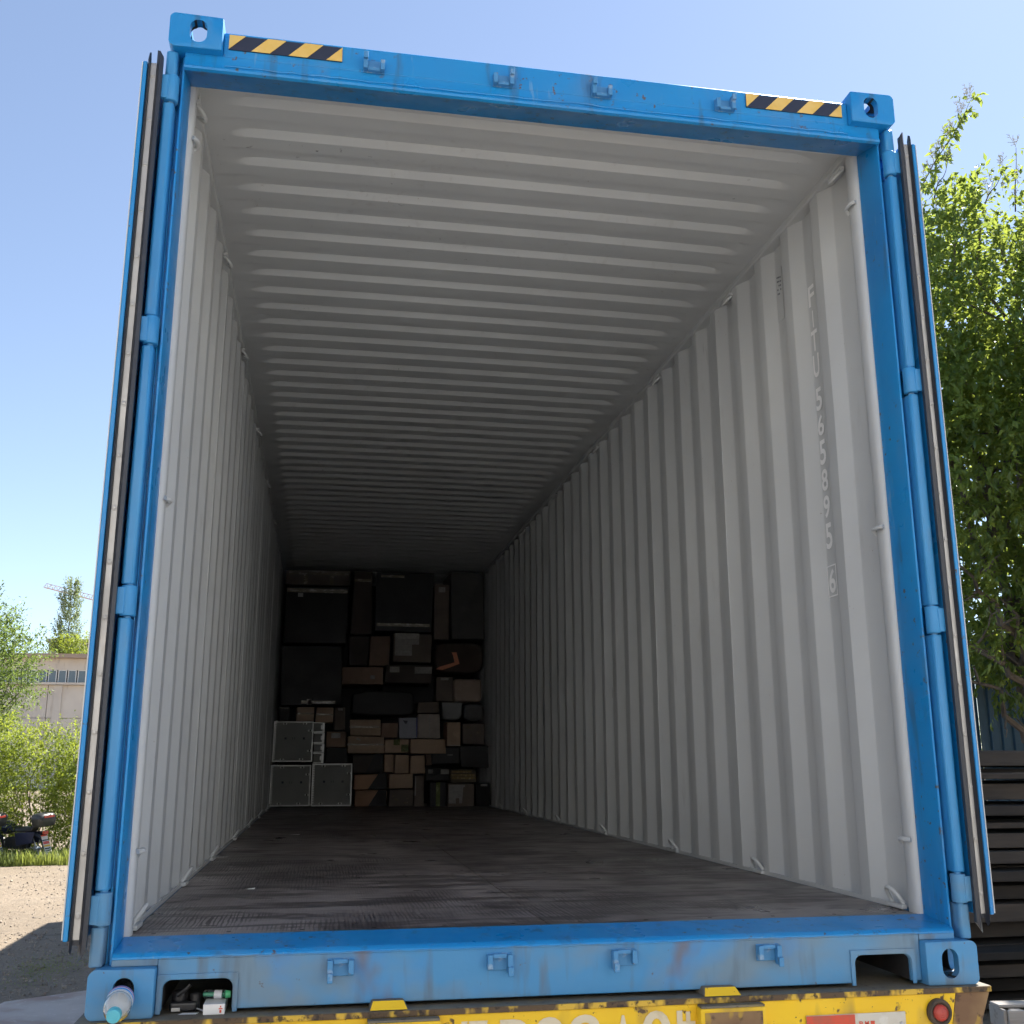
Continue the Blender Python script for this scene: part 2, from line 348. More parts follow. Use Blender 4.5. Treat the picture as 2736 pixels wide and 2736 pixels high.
# sill with two pocket openings
def zx(pts): return [(z, x) for x, z in pts]
def rnd(cx, cz, r, a0, a1, n=5): return [(cx + r * cos(radians(a0 + (a1 - a0) * k / n)), cz + r * sin(radians(a0 + (a1 - a0) * k / n))) for k in range(n + 1)]
face = [(-1.0560, .010)] + [(-1.0560, .1355), (1.0560, .1355), (1.0560, .010)]
PK = [(.852, 1.024), (-1.041, -.868)]
low = [(1.0560, .010)]
for a, b in PK:
    low += [(b, .010)] + rnd(b - .022, .083 - .022, .022, 0, 90) + rnd(a + .022, .083 - .022, .022, 90, 180) + [(a, .010)]
low += [(-1.0560, .010)]
sillp = [(-1.0560, .1350), (1.0560, .1350)] + low
MB().prism(zx(sillp), .030, .044, 'y').build('door_sill', m_sill, CT, bevel=.003, smooth=True, ang=40)
tp = [(.0295, .1352), (.0295, .1405), (.036, .1475), (.050, .1505), (.187, .1675), (.187, .150), (.045, .1352)]
MB().prism(tp, -1.1690, 1.1690, 'x').build('sill_plate', m_blue, CT, smooth=True, ang=40)
R.seed(9)
pts = [(-1.05 + 2.1 * i / 80, .0295, .1352 + R.uniform(-.0012, .0012)) for i in range(81)]
MB().tube(pts, [.0015 + R.uniform(0, .0022) for _ in pts], 6).build('weld_bead', m_sill, CT, smooth=True)
for a, b in PK:   # raised flange around each pocket and the pocket tunnel
    fl = [(a - .014, .004), (a - .014, .080)] + list(reversed(rnd(a + .010, .083 - .012, .026, 90, 180))) + list(reversed(rnd(b - .010, .083 - .012, .026, 0, 90))) + [(b + .014, .080), (b + .014, .004), (b + .002, .004)]
    fl = [(a - .014, .004), (a - .014, .098), (b + .014, .098), (b + .014, .004), (b + .0015, .004)] + rnd(b - .022 + .0015, .083 - .022 + .0015, .022, 0, 90) + rnd(a + .022 - .0015, .083 - .022 + .0015, .022, 90, 180) + [(a - .0015, .004)]
    MB().prism(zx(fl), .0255, .0297, 'y').build('pocket_flange', m_sill, CT, bevel=.0015, smooth=True)
    tn = MB(); tn.box(a - .006, a - .001, .046, .75, .012, .090); tn.box(b + .001, b + .006, .046, .75, .012, .090); tn.box(a - .006, b + .006, .046, .75, .0902, .095)
    tn.build('pocket_wall', m_dark, CT)
# sill back beam and cross members under the floor
MB().box(-1.055, -1.05 + .004, .046, .18, .012, .134).build('sill_rib', m_sill, CT)
for i in range(38):
    y = .55 + i * .305
    MB().box(-1.166, 1.166, y, y + .045, .020, .134).build('cross_member', m_dark, CT)

for s in (-1, 1):      # sill ends above the bottom castings
    MB().box(*sorted((s * 1.0565, s * 1.1695)), .0302, .186, .1188, .1349).build('sill_end', m_sill, CT, bevel=.002)
# keepers
def keeper(x, zc, up, s, bent=0):
    k = MB()
    k.box(-.034, .034, -.004, .0, -.022, .022)
    k.box(-.034, -.020, -.026, -.004, -.020, .016 if s > 0 else .030)
    k.box(.020, .034, -.026, -.004, -.020, .030 if s > 0 else .016)
    k.box(-.0195, .0195, -.018, -.004, -.021, -.010)
    T = (.020 if s > 0 else -.034)
    k.box(T, T + .014, -.036, -.0262, .010, .034)
    o = k.build('cam_keeper', m_keep, CT, bevel=.004, seg=2)
    o.location = (x, .0255 if not up else .0292, zc); o.rotation_euler = (0, 0, 0)
    if not up: o.rotation_euler = (0, pi, 0)
    return o
for x, s in ((-.586, -1), (-.165, 1), (.167, -1), (.600, 1)): keeper(x, 2.797, True, s)
for x, s in ((-.596, 1), (-.175, -1), (.170, 1), (.589, -1)): keeper(x, .101, False, s).location.y = .0296

# corrugated side panels
Y0 = .498; PIT = .278
def side_profile(y0, n):
    pts = []
    for k in range(n):
        b = y0 + k * PIT
        pts += [(1.170, b), (1.170, b + .070), (1.206, b + .138), (1.206, b + .210)]
    pts.append((1.170, y0 + n * PIT)); return pts
def round_profile(pts, r=.005):
    out = [pts[0]]
    for i in range(1, len(pts) - 1):
        a, b, c = Vector(pts[i - 1]), Vector(pts[i]), Vector(pts[i + 1])
        out += [tuple(b + (a - b).normalized() * r), tuple(b * .5 + (b + (a - b).normalized() * r) * .25 + (b + (c - b).normalized() * r) * .25), tuple(b + (c - b).normalized() * r)]
    out.append(pts[-1]); return out
m_side = [m_grey, m_blue]
for s in (-1, 1):
    y = Y0; done = 0; first = True
    while y < 11.7:
        n = min(4, int(round((11.9 - y) / PIT)))
        if n <= 0: break
        pr_ = round_profile(side_profile(y, n))
        if first: pr_ = [(1.206, .3108), (1.206, .428), (1.202, .444)] + [(1.178, .485), (1.170, .502)] + pr_[1:]; first = False
        mb = MB()
        for mi, off in ((0, 0.0), (1, .004)):
            mb.cur = mi; nz_ = 15; zz = [.1665 + (2.8005 - .1665) * k / nz_ for k in range(nz_ + 1)]
            vs = [(s * (x + off + .0028 * mnoise.noise((yy * 1.7, z * 1.3, s * 7.0)) * (1 if .3 < z < 2.7 else 0)), yy, z) for z in zz for x, yy in pr_]
            m_ = len(pr_); mb.add(vs, [(r_ * m_ + i, r_ * m_ + i + 1, (r_ + 1) * m_ + i + 1, (r_ + 1) * m_ + i) for r_ in range(nz_) for i in range(m_ - 1)])
        mb.build('side_panel', m_side, CT, smooth=True, ang=16)
        # welded seam
        yy = y + n * PIT + .035
        if y + n * PIT < 11.5:
            MB().tube([(s * 1.1695, y + n * PIT, .18), (s * 1.1695, y + n * PIT, 2.79)], .0016, 5).build('panel_seam', m_grey, CT)
        y += n * PIT
# far end wall
mb = MB(); pr_ = []
x = -1.17
while x < 1.15:
    pr_ += [(x, 12.02), (x + .10, 12.02), (x + .14, 12.06), (x + .24, 12.06), (x + .28, 12.02)]; x += .28
for mi, off in ((0, 0), (1, .004)):
    mb.cur = mi; mb.add([(min(x, 1.17), y + off, z) for z in (.166, 2.86) for x, y in pr_], [(i, i + 1, len(pr_) + i + 1, len(pr_) + i) for i in range(len(pr_) - 1)])
mb.build('end_wall', m_side, CT)
MB().box(-1.2, 1.2, 12.068, 12.078, .02, 2.88).build('end_backing', m_blue, CT); MB().box(-1.12, 1.12, 12.08, 12.19, .02, .165).build('end_sill', m_sill, CT); MB().box(-1.12, 1.12, 12.08, 12.19, 2.78, 2.88).build('end_header', m_blue, CT)

# corrugated roof panels: pressed ribs that stop short of the rails
RP = .1865; RY = .238
def roof_prof(t):       # t in 0..1 along y in one pitch; returns 0..1 height of the upward pressing
    a, b, c, d = .02, .12, .50, .64
    if t < a: return 0
    if t < b: return (t - a) / (b - a)
    if t < c: return 1
    if t < d: return 1 - (t - c) / (d - c)
    return 0
TS = [0, .02, .045, .095, .12, .16, .46, .50, .53, .61, .64, .68, .95]
XR = [-1.165, -1.08, -1.055, -1.035, -1.015, -.99, -.955] + [-.8, -.4, 0, .4, .8] + [.955, .99, 1.015, 1.035, 1.055, 1.08, 1.165]
def xfade(x):
    u = (1.062 - abs(x)) / .095; u = max(0, min(1, u)); return sqrt(max(0, 1 - (1 - u) ** 2))
ZR = 2.828; AMP = .021
yy = RY; kk = 0
while yy < 11.95:
    n = 6; mb = MB(); rows = []
    if kk == 0: rows += [(.1885, 0), (.22, 0)]
    for j in range(n):
        for t in TS: rows.append((yy + (j + t) * RP, roof_prof(t)))
    rows.append((yy + n * RP, 0))
    for mi, off in ((0, 0), (1, .004)):
        mb.cur = mi
        vs = [(x, min(y, 12.06), ZR + off + AMP * h * xfade(x) + .006 * (1 - (x / 1.17) ** 2)) for y, h in rows for x in XR]
        W_ = len(XR); mb.add(vs, [(j * W_ + i, j * W_ + i + 1, (j + 1) * W_ + i + 1, (j + 1) * W_ + i) for j in range(len(rows) - 1) for i in range(W_ - 1)])
    mb.build('roof_panel', m_side, CT, smooth=True, ang=24)
    yy += n * RP; kk += 1
# flange that joins header and roof, inside
MB().box(-1.152, 1.152, .1905, .1945, 2.769, 2.8275).build('roof_flange', m_grey, CT)

# plywood floor sheets (screwed down)
ply = {}
yb = [.1885, 1.634, 4.064, 6.494, 8.924, 11.354, 12.015]
for j in range(len(yb) - 1):
    for x0, x1 in ((-1.1655, -.0015), (.0015, 1.1655)):
        o = MB().box(x0, x1, yb[j] + .0015, yb[j + 1] - .0015, .138, .1662).build('floor_sheet', m_floor, CT, bevel=.0015, seg=1)
R.seed(21)
scm = MB()
for j in range(1, len(yb) - 2):
    for x in [-1.1 + .2 * i for i in range(12)]:
        for dy in (-.03, .03):
            scm.lathe([(.0, .1663), (.007, .1663), (.007, .1668), (.0, .1668)], 8, Matrix.Translation((x + R.uniform(-.01, .01), yb[j] + dy, 0)))
for x in [-1.1 + .2 * i for i in range(12)]:
    scm.lathe([(.0, .1663), (.007, .1663), (.007, .1668), (.0, .1668)], 8, Matrix.Translation((x, .235, 0)))
tag(scm.build('floor_screws', m_dark, CT), kind='stuff')
# lashing rings and bars
def ring(s, y, z, up):
    p = []
    for k in range(11):
        a = pi * k / 10
        p.append((s * (1.166 - .030 * sin(a)), y + .036 * cos(a), z + (.046 * sin(a) if up else -.030 * sin(a))))
    o = MB().tube(p, .0065, 8).build('lashing_ring', m_grey, CT, smooth=True)
    MB().box(*sorted((s * 1.150, s * 1.169)), y - .05, y + .05, *((z - .016, z - .002) if up else (z - .001, z + .012))).build('ring_foot', m_grey, o, bevel=.003)
for s in (-1, 1):
    for y in (.325, 1.422, 2.513, 3.906, 5.251, 6.6, 7.9):
        ring(s, y, .185, True); ring(s, y, 2.772, False)
    for z in (.385, 1.385, 2.585):
        MB().tube([(s * 1.162, .258, z - .012), (s * 1.148, .252, z), (s * 1.142, .235, z), (s * 1.142, .205, z), (s * 1.152, .192, z)], .0075, 8).build('lashing_bar', m_grey, CT, smooth=True)
# small vent with punched holes high on the right wall, and on the left
for s in (-1, 1):
    v = MB().box(*sorted((s * 1.2015, s * 1.2028)), Y0 + PIT + .145, Y0 + PIT + .205, 2.46, 2.70).build('vent_plate', m_grey, CT)
    for r_ in range(5):
        for c_ in range(3):
            if (r_ + c_) % 5 == 4: continue
            MB().lathe([(.0, 0), (.0045, 0), (.0045, .0006), (0, .0006)], 8, Matrix.Translation((s * 1.2012, Y0 + PIT + .16 + c_ * .014, 2.655 - r_ * .019 + c_ * .004)) @ Matrix.Rotation(-s * pi / 2, 4, 'Y')).build('vent_hole', m_blk, v)
# stencilled characters running down the right wall
yc = .672; X = 1.2022
chars = [('F', 2.478, 2.400), ('I', 2.382, 2.312), ('T', 2.300, 2.212), ('U', 2.196, 2.108), ('5', 2.060, 1.972), ('6', 1.956, 1.872), ('5', 1.860, 1.765), ('8', 1.752, 1.670), ('9', 1.655, 1.570), ('5', 1.556, 1.462), ('6', 1.304, 1.222)]
chz = []
# spread measured rows evenly by the slope of the wall as seen
zt = 2.489; rows = [(0.000, .088), (.100, .072), (.178, .088), (.272, .096), (.402, .092), (.505, .084), (.600, .098), (.708, .086), (.805, .088), (.905, .100), (1.068, .092)]
for (ch, a, b), (d, h) in zip(chars, rows):
    zt_ = 2.489 - d * 1.085
    letter('stencil_character', ch, (X, yc + (.025 if ch != 'I' else .004), zt_ - h), (0, -1, 0), (0, 0, 1), .050 if ch != 'I' else .009, h, m_white, CT)
zt_ = 2.489 - 1.068 * 1.085; zb = zt_ - .092
fr = MB(); g = .014; t = .005; ya, yb_ = yc + .022 + g, yc - .022 - g
fr.box(X - .0004, X, ya - t, ya, zb - g, zt_ + g); fr.box(X - .0004, X, yb_, yb_ + t, zb - g, zt_ + g)
fr.box(X - .0004, X, yb_ + t, ya - t, zt_ + g - t, zt_ + g); fr.box(X - .0004, X, yb_ + t, ya - t, zb - g, zb - g + t)
fr.build('stencil_frame', m_white, CT)

# doors swung right back along the sides
def door(s):
    d = MB(); sx = lambda a, b: tuple(sorted((s * a, s * b)))
    z0, z1 = .186, 2.712
    # frame: hinge side, free side, top and bottom, then corrugated skin
    d.box(*sx(1.2735, 1.2860), .000, .105, z0, z1)
    D = d.build('door', [m_blue], CT, bevel=.003)
    d2 = MB(); d2.box(*sx(1.240, 1.2862), 1.090, 1.175, z0, z1); d2.box(*sx(1.240, 1.2858), .1055, 1.0895, z1 - .10, z1); d2.box(*sx(1.240, 1.2858), .1055, 1.0895, z0, z0 + .10)
    d2.build('door_frame', m_blue, D, bevel=.003)
    MB().box(*sx(1.2395, 1.2732), .034, .104, z0 + .002, z1 - .002).build('hinge_stile', m_blue, D)
    MB().box(*sx(1.2862, 1.2890), .0005, 1.172, z0 + .004, z1 - .004).build('inside_skin', m_grey, D)
    sk = MB(); pr2 = []
    for i in range(5):
        b = .1055 + i * .197
        pr2 += [(1.282, b), (1.282, b + .06), (1.250, b + .10), (1.250, b + .15), (1.282, b + .19)]
    m_ = len(pr2); sk.add([(s * x, y, z) for z in (z0 + .1, z1 - .1) for x, y in pr2], [(i, i + 1, m_ + i + 1, m_ + i) for i in range(m_ - 1)])
    sk.build('door_skin', m_blue, D)
    MB().box(*sx(1.2475, 1.2650), .012, .0158, z0 + .002, z1 + .004).build('gasket_strip', m_alu, D, bevel=.001)
    MB().box(*sx(1.2405, 1.2730), .016, .0335, z0 - .010, z1 + .006).build('gasket_core', m_rubber, D)
    # lips: inner one wide and leaning to the post, outer one narrow
    for xa, xb, tip, zt_, zl in ((1.2475, 1.2290, -1, 2.748, .148), (1.2650, 1.2725, 1, 2.738, .166)):
        n = 40; lv = []; R.seed(int(xa * 1e4) + (s > 0))
        mb_ = MB(); rows_ = []
        for k in range(n + 1):
            z = zl + .02 + (zt_ - .012 - zl - .02) * k / n
            wv = .0014 * mnoise.noise((z * 2.1, xa * 30, s * 5.0))
            rows_.append([(s * xa, .0158, z), (s * xa, .0070, z), (s * ((xa + xb) / 2 + wv), -.002 + wv, z), (s * (xb + wv), .003, z), (s * (xb + wv), .0155, z)])
        top = [(s * xa, .0158, zt_ - .012), (s * xa, .0070, zt_ + .010), (s * ((xa + xb) / 2), 0, zt_ + .004), (s * xb, .003, zt_ - .022), (s * xb, .0155, zt_ - .03)]
        bot = [(s * xa, .0158, zl), (s * xa, .0070, zl - .012), (s * ((xa + xb) / 2), 0, zl - .004), (s * xb, .003, zl + .016), (s * xb, .0155, zl + .018)]
        rows_ = [bot] + rows_ + [top]
        vs = [p for r_ in rows_ for p in r_]
        mb_.add(vs, [(j * 5 + i, j * 5 + (i + 1) % 5, (j + 1) * 5 + (i + 1) % 5, (j + 1) * 5 + i) for j in range(len(rows_) - 1) for i in range(5)] + [(0, 1, 2, 3, 4), tuple(range(len(vs) - 5, len(vs)))])
        mb_.build('gasket_lip', m_rubber, D, smooth=True, ang=50)
    nr = 17
    for k in range(nr):
        z = .245 + (2.672 - .245) * k / (nr - 1)
        M_ = Matrix.Translation((s * (1.2562 + R.uniform(-.001, .001)), .0121, z)) @ Matrix.Rotation(pi / 2, 4, 'X')
        MB().lathe([(.0, 0), (.0085, 0), (.0082, .0014), (.0052, .0020), (.0046, .0038), (.0, .0042)], 12, M_).build('rivet', m_alu, D, smooth=True, ang=25)
    # two lock rods on the outer skin (between door and container side)
    for y in (.42, .80):
        MB().tube([(s * 1.2395, y, z0 + .02), (s * 1.2395, y, z1 - .02)], .015, 10).build('lock_rod', m_steel, D, smooth=True)
    return D
for s in (-1, 1): door(s)

# ------------------------------------------------------------------ cargo
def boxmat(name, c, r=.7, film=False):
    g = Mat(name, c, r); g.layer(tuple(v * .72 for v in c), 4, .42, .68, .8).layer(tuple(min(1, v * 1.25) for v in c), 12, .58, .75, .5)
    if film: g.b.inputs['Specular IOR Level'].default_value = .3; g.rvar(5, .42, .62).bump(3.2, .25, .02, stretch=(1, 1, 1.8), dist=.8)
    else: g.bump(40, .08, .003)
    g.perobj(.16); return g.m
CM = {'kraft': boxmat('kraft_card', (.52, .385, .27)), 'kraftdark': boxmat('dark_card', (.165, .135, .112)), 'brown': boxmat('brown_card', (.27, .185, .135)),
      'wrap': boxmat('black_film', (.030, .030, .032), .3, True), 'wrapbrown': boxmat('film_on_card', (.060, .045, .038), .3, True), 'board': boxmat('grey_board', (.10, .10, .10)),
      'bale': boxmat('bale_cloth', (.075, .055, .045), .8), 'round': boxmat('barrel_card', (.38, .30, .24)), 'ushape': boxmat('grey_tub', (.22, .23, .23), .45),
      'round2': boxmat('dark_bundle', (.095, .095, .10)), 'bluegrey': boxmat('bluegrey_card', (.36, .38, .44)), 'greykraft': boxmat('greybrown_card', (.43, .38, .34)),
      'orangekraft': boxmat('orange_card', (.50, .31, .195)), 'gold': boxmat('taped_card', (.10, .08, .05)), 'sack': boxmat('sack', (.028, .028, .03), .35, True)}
m_paper = MK('paper_label', (.40, .39, .37), .7).layer((.30, .29, .28), 30, .45, .6, .7).perobj(.2).m
m_tape = MK('clear_tape', (.20, .17, .12), .12, spec=.8).layer((.45, .42, .36), 14, .52, .66, .8, stretch=(1, 1, 3)).bump(30, .7, .01).m
m_orange = MK('orange_tape', (.62, .20, .09), .4).m
m_gold = MK('gold_tape', (.34, .25, .12), .18, metal=.3).layer((.6, .5, .3), 30, .55, .65, .9).bump(40, .9, .02).m
m_gtape = MK('green_tape', (.14, .17, .06), .2).layer((.36, .4, .2), 26, .58, .68, .8).bump(40, .9, .02).m
def strip(o, mat, x0, x1, z0, z1, y, name='tape', t=.003):
    MB().box(x0, x1, y - t, y - .0006, z0, z1).build(name, mat, o)
def poly(o, mat, pts, y, name, t=.003):
    n = len(pts); MB().add([(x, y - t, z) for x, z in pts] + [(x, y - .0006, z) for x, z in pts], [tuple(range(n)), tuple(reversed(range(n, 2 * n)))] + [(i, (i + 1) % n, n + (i + 1) % n, n + i) for i in range(n)]).build(name, mat, o)
CARGO=[
 (-1.124,-0.409,2.567,2.748,8.86,'kraftdark','flat dark carton against the roof with T-shaped tape strips','T'),
 (-1.108,-0.421,1.909,2.543,8.8,'wrap','largest black film-wrapped carton below the flat taped carton, left wall','sheenTop'),
 (-1.123,-0.462,1.237,1.890,8.78,'wrap','black film-wrapped carton directly above the small cartons at left wall','tapeBottom'),
 (-0.381,-0.150,2.029,2.757,8.92,'wrapbrown','tall narrow dark carton under the roof between two big wrapped cartons','sheen'),
 (-0.402,-0.181,1.680,2.013,8.9,'wrapbrown','dark brown carton beside the wrapped carton, left of the plain upright one',''),
 (-0.169,0.061,1.687,2.022,8.94,'brown','plain dark upright carton just left of the carton with paper sheets',''),
 (-0.139,0.515,2.049,2.719,8.74,'wrap','square black wrapped carton at top centre with shiny bottom edge','sheenBottom'),
 (0.540,0.712,1.978,2.618,8.84,'kraftdark','tall slim dark carton with a small white label near its top','lab'),
 (0.731,1.114,1.983,2.755,8.78,'board','tall dark grey panel carton standing at the top right',''),
 (0.085,0.524,1.717,2.044,8.82,'kraftdark','dark carton covered with a stepped sheet of pale papers','sheets'),
 (0.549,1.097,1.596,1.946,8.76,'bale','dark bulging bale with an orange bent tape strip','orange'),
 (-0.470,-0.004,1.470,1.667,8.86,'brown','low dark brown carton with a small tag near its bottom edge','tag'),
 (0.005,0.536,1.491,1.700,8.86,'wrapbrown','low dark carton with two small pale labels on its upper edge','lab2'),
 (-0.354,0.347,1.125,1.421,8.9,'wrap','long black sagging sack in the middle of the pile','sack'),
 (0.569,0.768,1.292,1.568,8.84,'kraftdark','dark carton with a pale label left of the round-ended carton','lab'),
 (0.757,1.076,1.281,1.536,8.72,'round','brown barrel-shaped carton with bulging sides near the right wall',''),
 (0.625,0.860,1.081,1.276,8.72,'ushape','grey tub with a rounded bottom, under the barrel-shaped carton',''),
 (0.875,1.109,1.071,1.268,8.76,'round2','dark rounded bundle touching the right wall beside the grey tub',''),
 (-1.125,-1.005,1.066,1.229,8.8,'wrap','small black carton with shiny torn tape in the left corner','sheen'),
 (-0.940,-0.752,1.067,1.222,8.8,'kraft','small kraft carton above the upper silver case, left of its twin','tapeD'),
 (-0.733,-0.540,1.052,1.219,8.78,'kraft','small kraft carton with a bright right corner above the case stack','tapeD'),
 (-0.526,-0.410,0.974,1.223,8.84,'kraftdark','narrow dark carton with a torn label left of the black sack','lab'),
 (-0.617,-0.400,0.791,0.967,8.8,'brown','brown carton with a dark upper left label, right of the slim cases','lab'),
 (-0.614,-0.365,0.627,0.789,8.84,'wrap','black carton under the brown carton beside the slim cases',''),
 (-0.366,-0.035,0.913,1.092,8.72,'kraft','wide tan kraft carton at the top left of the middle stack','tapeD'),
 (-0.385,0.013,0.726,0.909,8.7,'kraft','wide tan kraft carton with a white glossy fleck, second in the middle stack','fleck'),
 (-0.025,0.162,0.894,1.058,8.78,'brown','reddish brown carton between the tan kraft carton and the blue-grey one',''),
 (0.163,0.363,0.886,1.113,8.72,'bluegrey','blue-grey carton with a dark smudge and blue right edge','smudge'),
 (0.369,0.617,0.887,1.152,8.72,'greykraft','grey-brown carton split by a vertical pale seam','seam'),
 (0.369,0.617,1.159,1.288,8.8,'kraftdark','dark flat carton lying on the grey-brown seamed carton',''),
 (0.022,0.283,0.729,0.880,8.74,'kraft','kraft carton with yellowish tape patches under the reddish carton','patch'),
 (0.289,0.686,0.723,0.884,8.74,'kraft','long kraft carton under the grey-brown seamed carton',''),
 (0.695,0.846,0.803,1.066,8.72,'kraft','upright kraft carton with a bright white strip along its base','strip'),
 (0.872,1.120,0.824,1.057,8.8,'kraftdark','dark carton with crumpled silvery tape near the right wall','crumple'),
 (-0.314,0.007,0.519,0.724,8.78,'wrapbrown','dark brown carton with a diagonal black film fold above the orange cartons','fold'),
 (0.017,0.120,0.528,0.720,8.74,'kraft','narrowest of the three kraft cartons standing in a row',''),
 (0.126,0.289,0.515,0.717,8.73,'kraft','middle one of the three kraft cartons standing in a row',''),
 (0.296,0.460,0.512,0.711,8.74,'kraft','right one of the three kraft cartons standing in a row',''),
 (0.472,0.538,0.600,0.721,8.8,'brown','very narrow brown carton right of the three in a row',''),
 (0.542,0.837,0.612,0.801,8.78,'wrap','black carton with a faint pale scratch right of the three in a row','scratch'),
 (0.851,1.192,0.574,0.818,8.84,'wrap','black carton without marks next to the right wall',''),
 (-0.299,0.049,0.352,0.517,8.68,'orangekraft','orange-brown carton with a diagonal black fold, upper of two on the floor','fold'),
 (-0.294,0.053,0.176,0.349,8.66,'orangekraft','orange-brown carton standing on the floor beside the silver cases','fold'),
 (0.067,0.329,0.358,0.518,8.72,'kraft','brown carton above the scuffed carton, centre of the floor row',''),
 (0.070,0.338,0.172,0.352,8.7,'kraftdark','scuffed dark carton with torn pale marks, centre of the floor row','crumple'),
 (0.344,0.460,0.169,0.496,8.72,'kraftdark','slim dark carton with a white vertical edge strip','vstrip'),
 (0.467,0.731,0.434,0.578,8.76,'wrap','black carton with two beige label patches','lab2'),
 (0.732,1.019,0.415,0.562,8.72,'gold','carton bound with crumpled shiny golden tape','goldtape'),
 (0.503,0.691,0.168,0.432,8.7,'wrap','black upright carton with a greenish shiny tape down its middle','greentape'),
 (0.693,1.002,0.168,0.410,8.66,'kraftdark','dark carton on the floor with a large pale notched paper','notch'),
 (1.020,1.187,0.167,0.417,8.74,'wrap','black carton on the floor with one small grey label by the right wall','lab'),
]
CASES=[
 (-1.162,-0.748,0.639,1.057,8.62,'upper silver-edged grey equipment case standing on the two lower cases'),
 (-1.170,-0.756,0.189,0.606,8.58,'lower left silver-edged grey equipment case beside the left wall'),
 (-0.744,-0.327,0.186,0.620,8.58,'lower right silver-edged grey equipment case beside the orange-brown cartons'),
]
SLIM=[
 (-0.749,-0.631,0.951,1.055,8.8),
 (-0.744,-0.630,0.837,0.945,8.8),
 (-0.743,-0.629,0.736,0.831,8.8),
 (-0.742,-0.631,0.624,0.730,8.8),
]

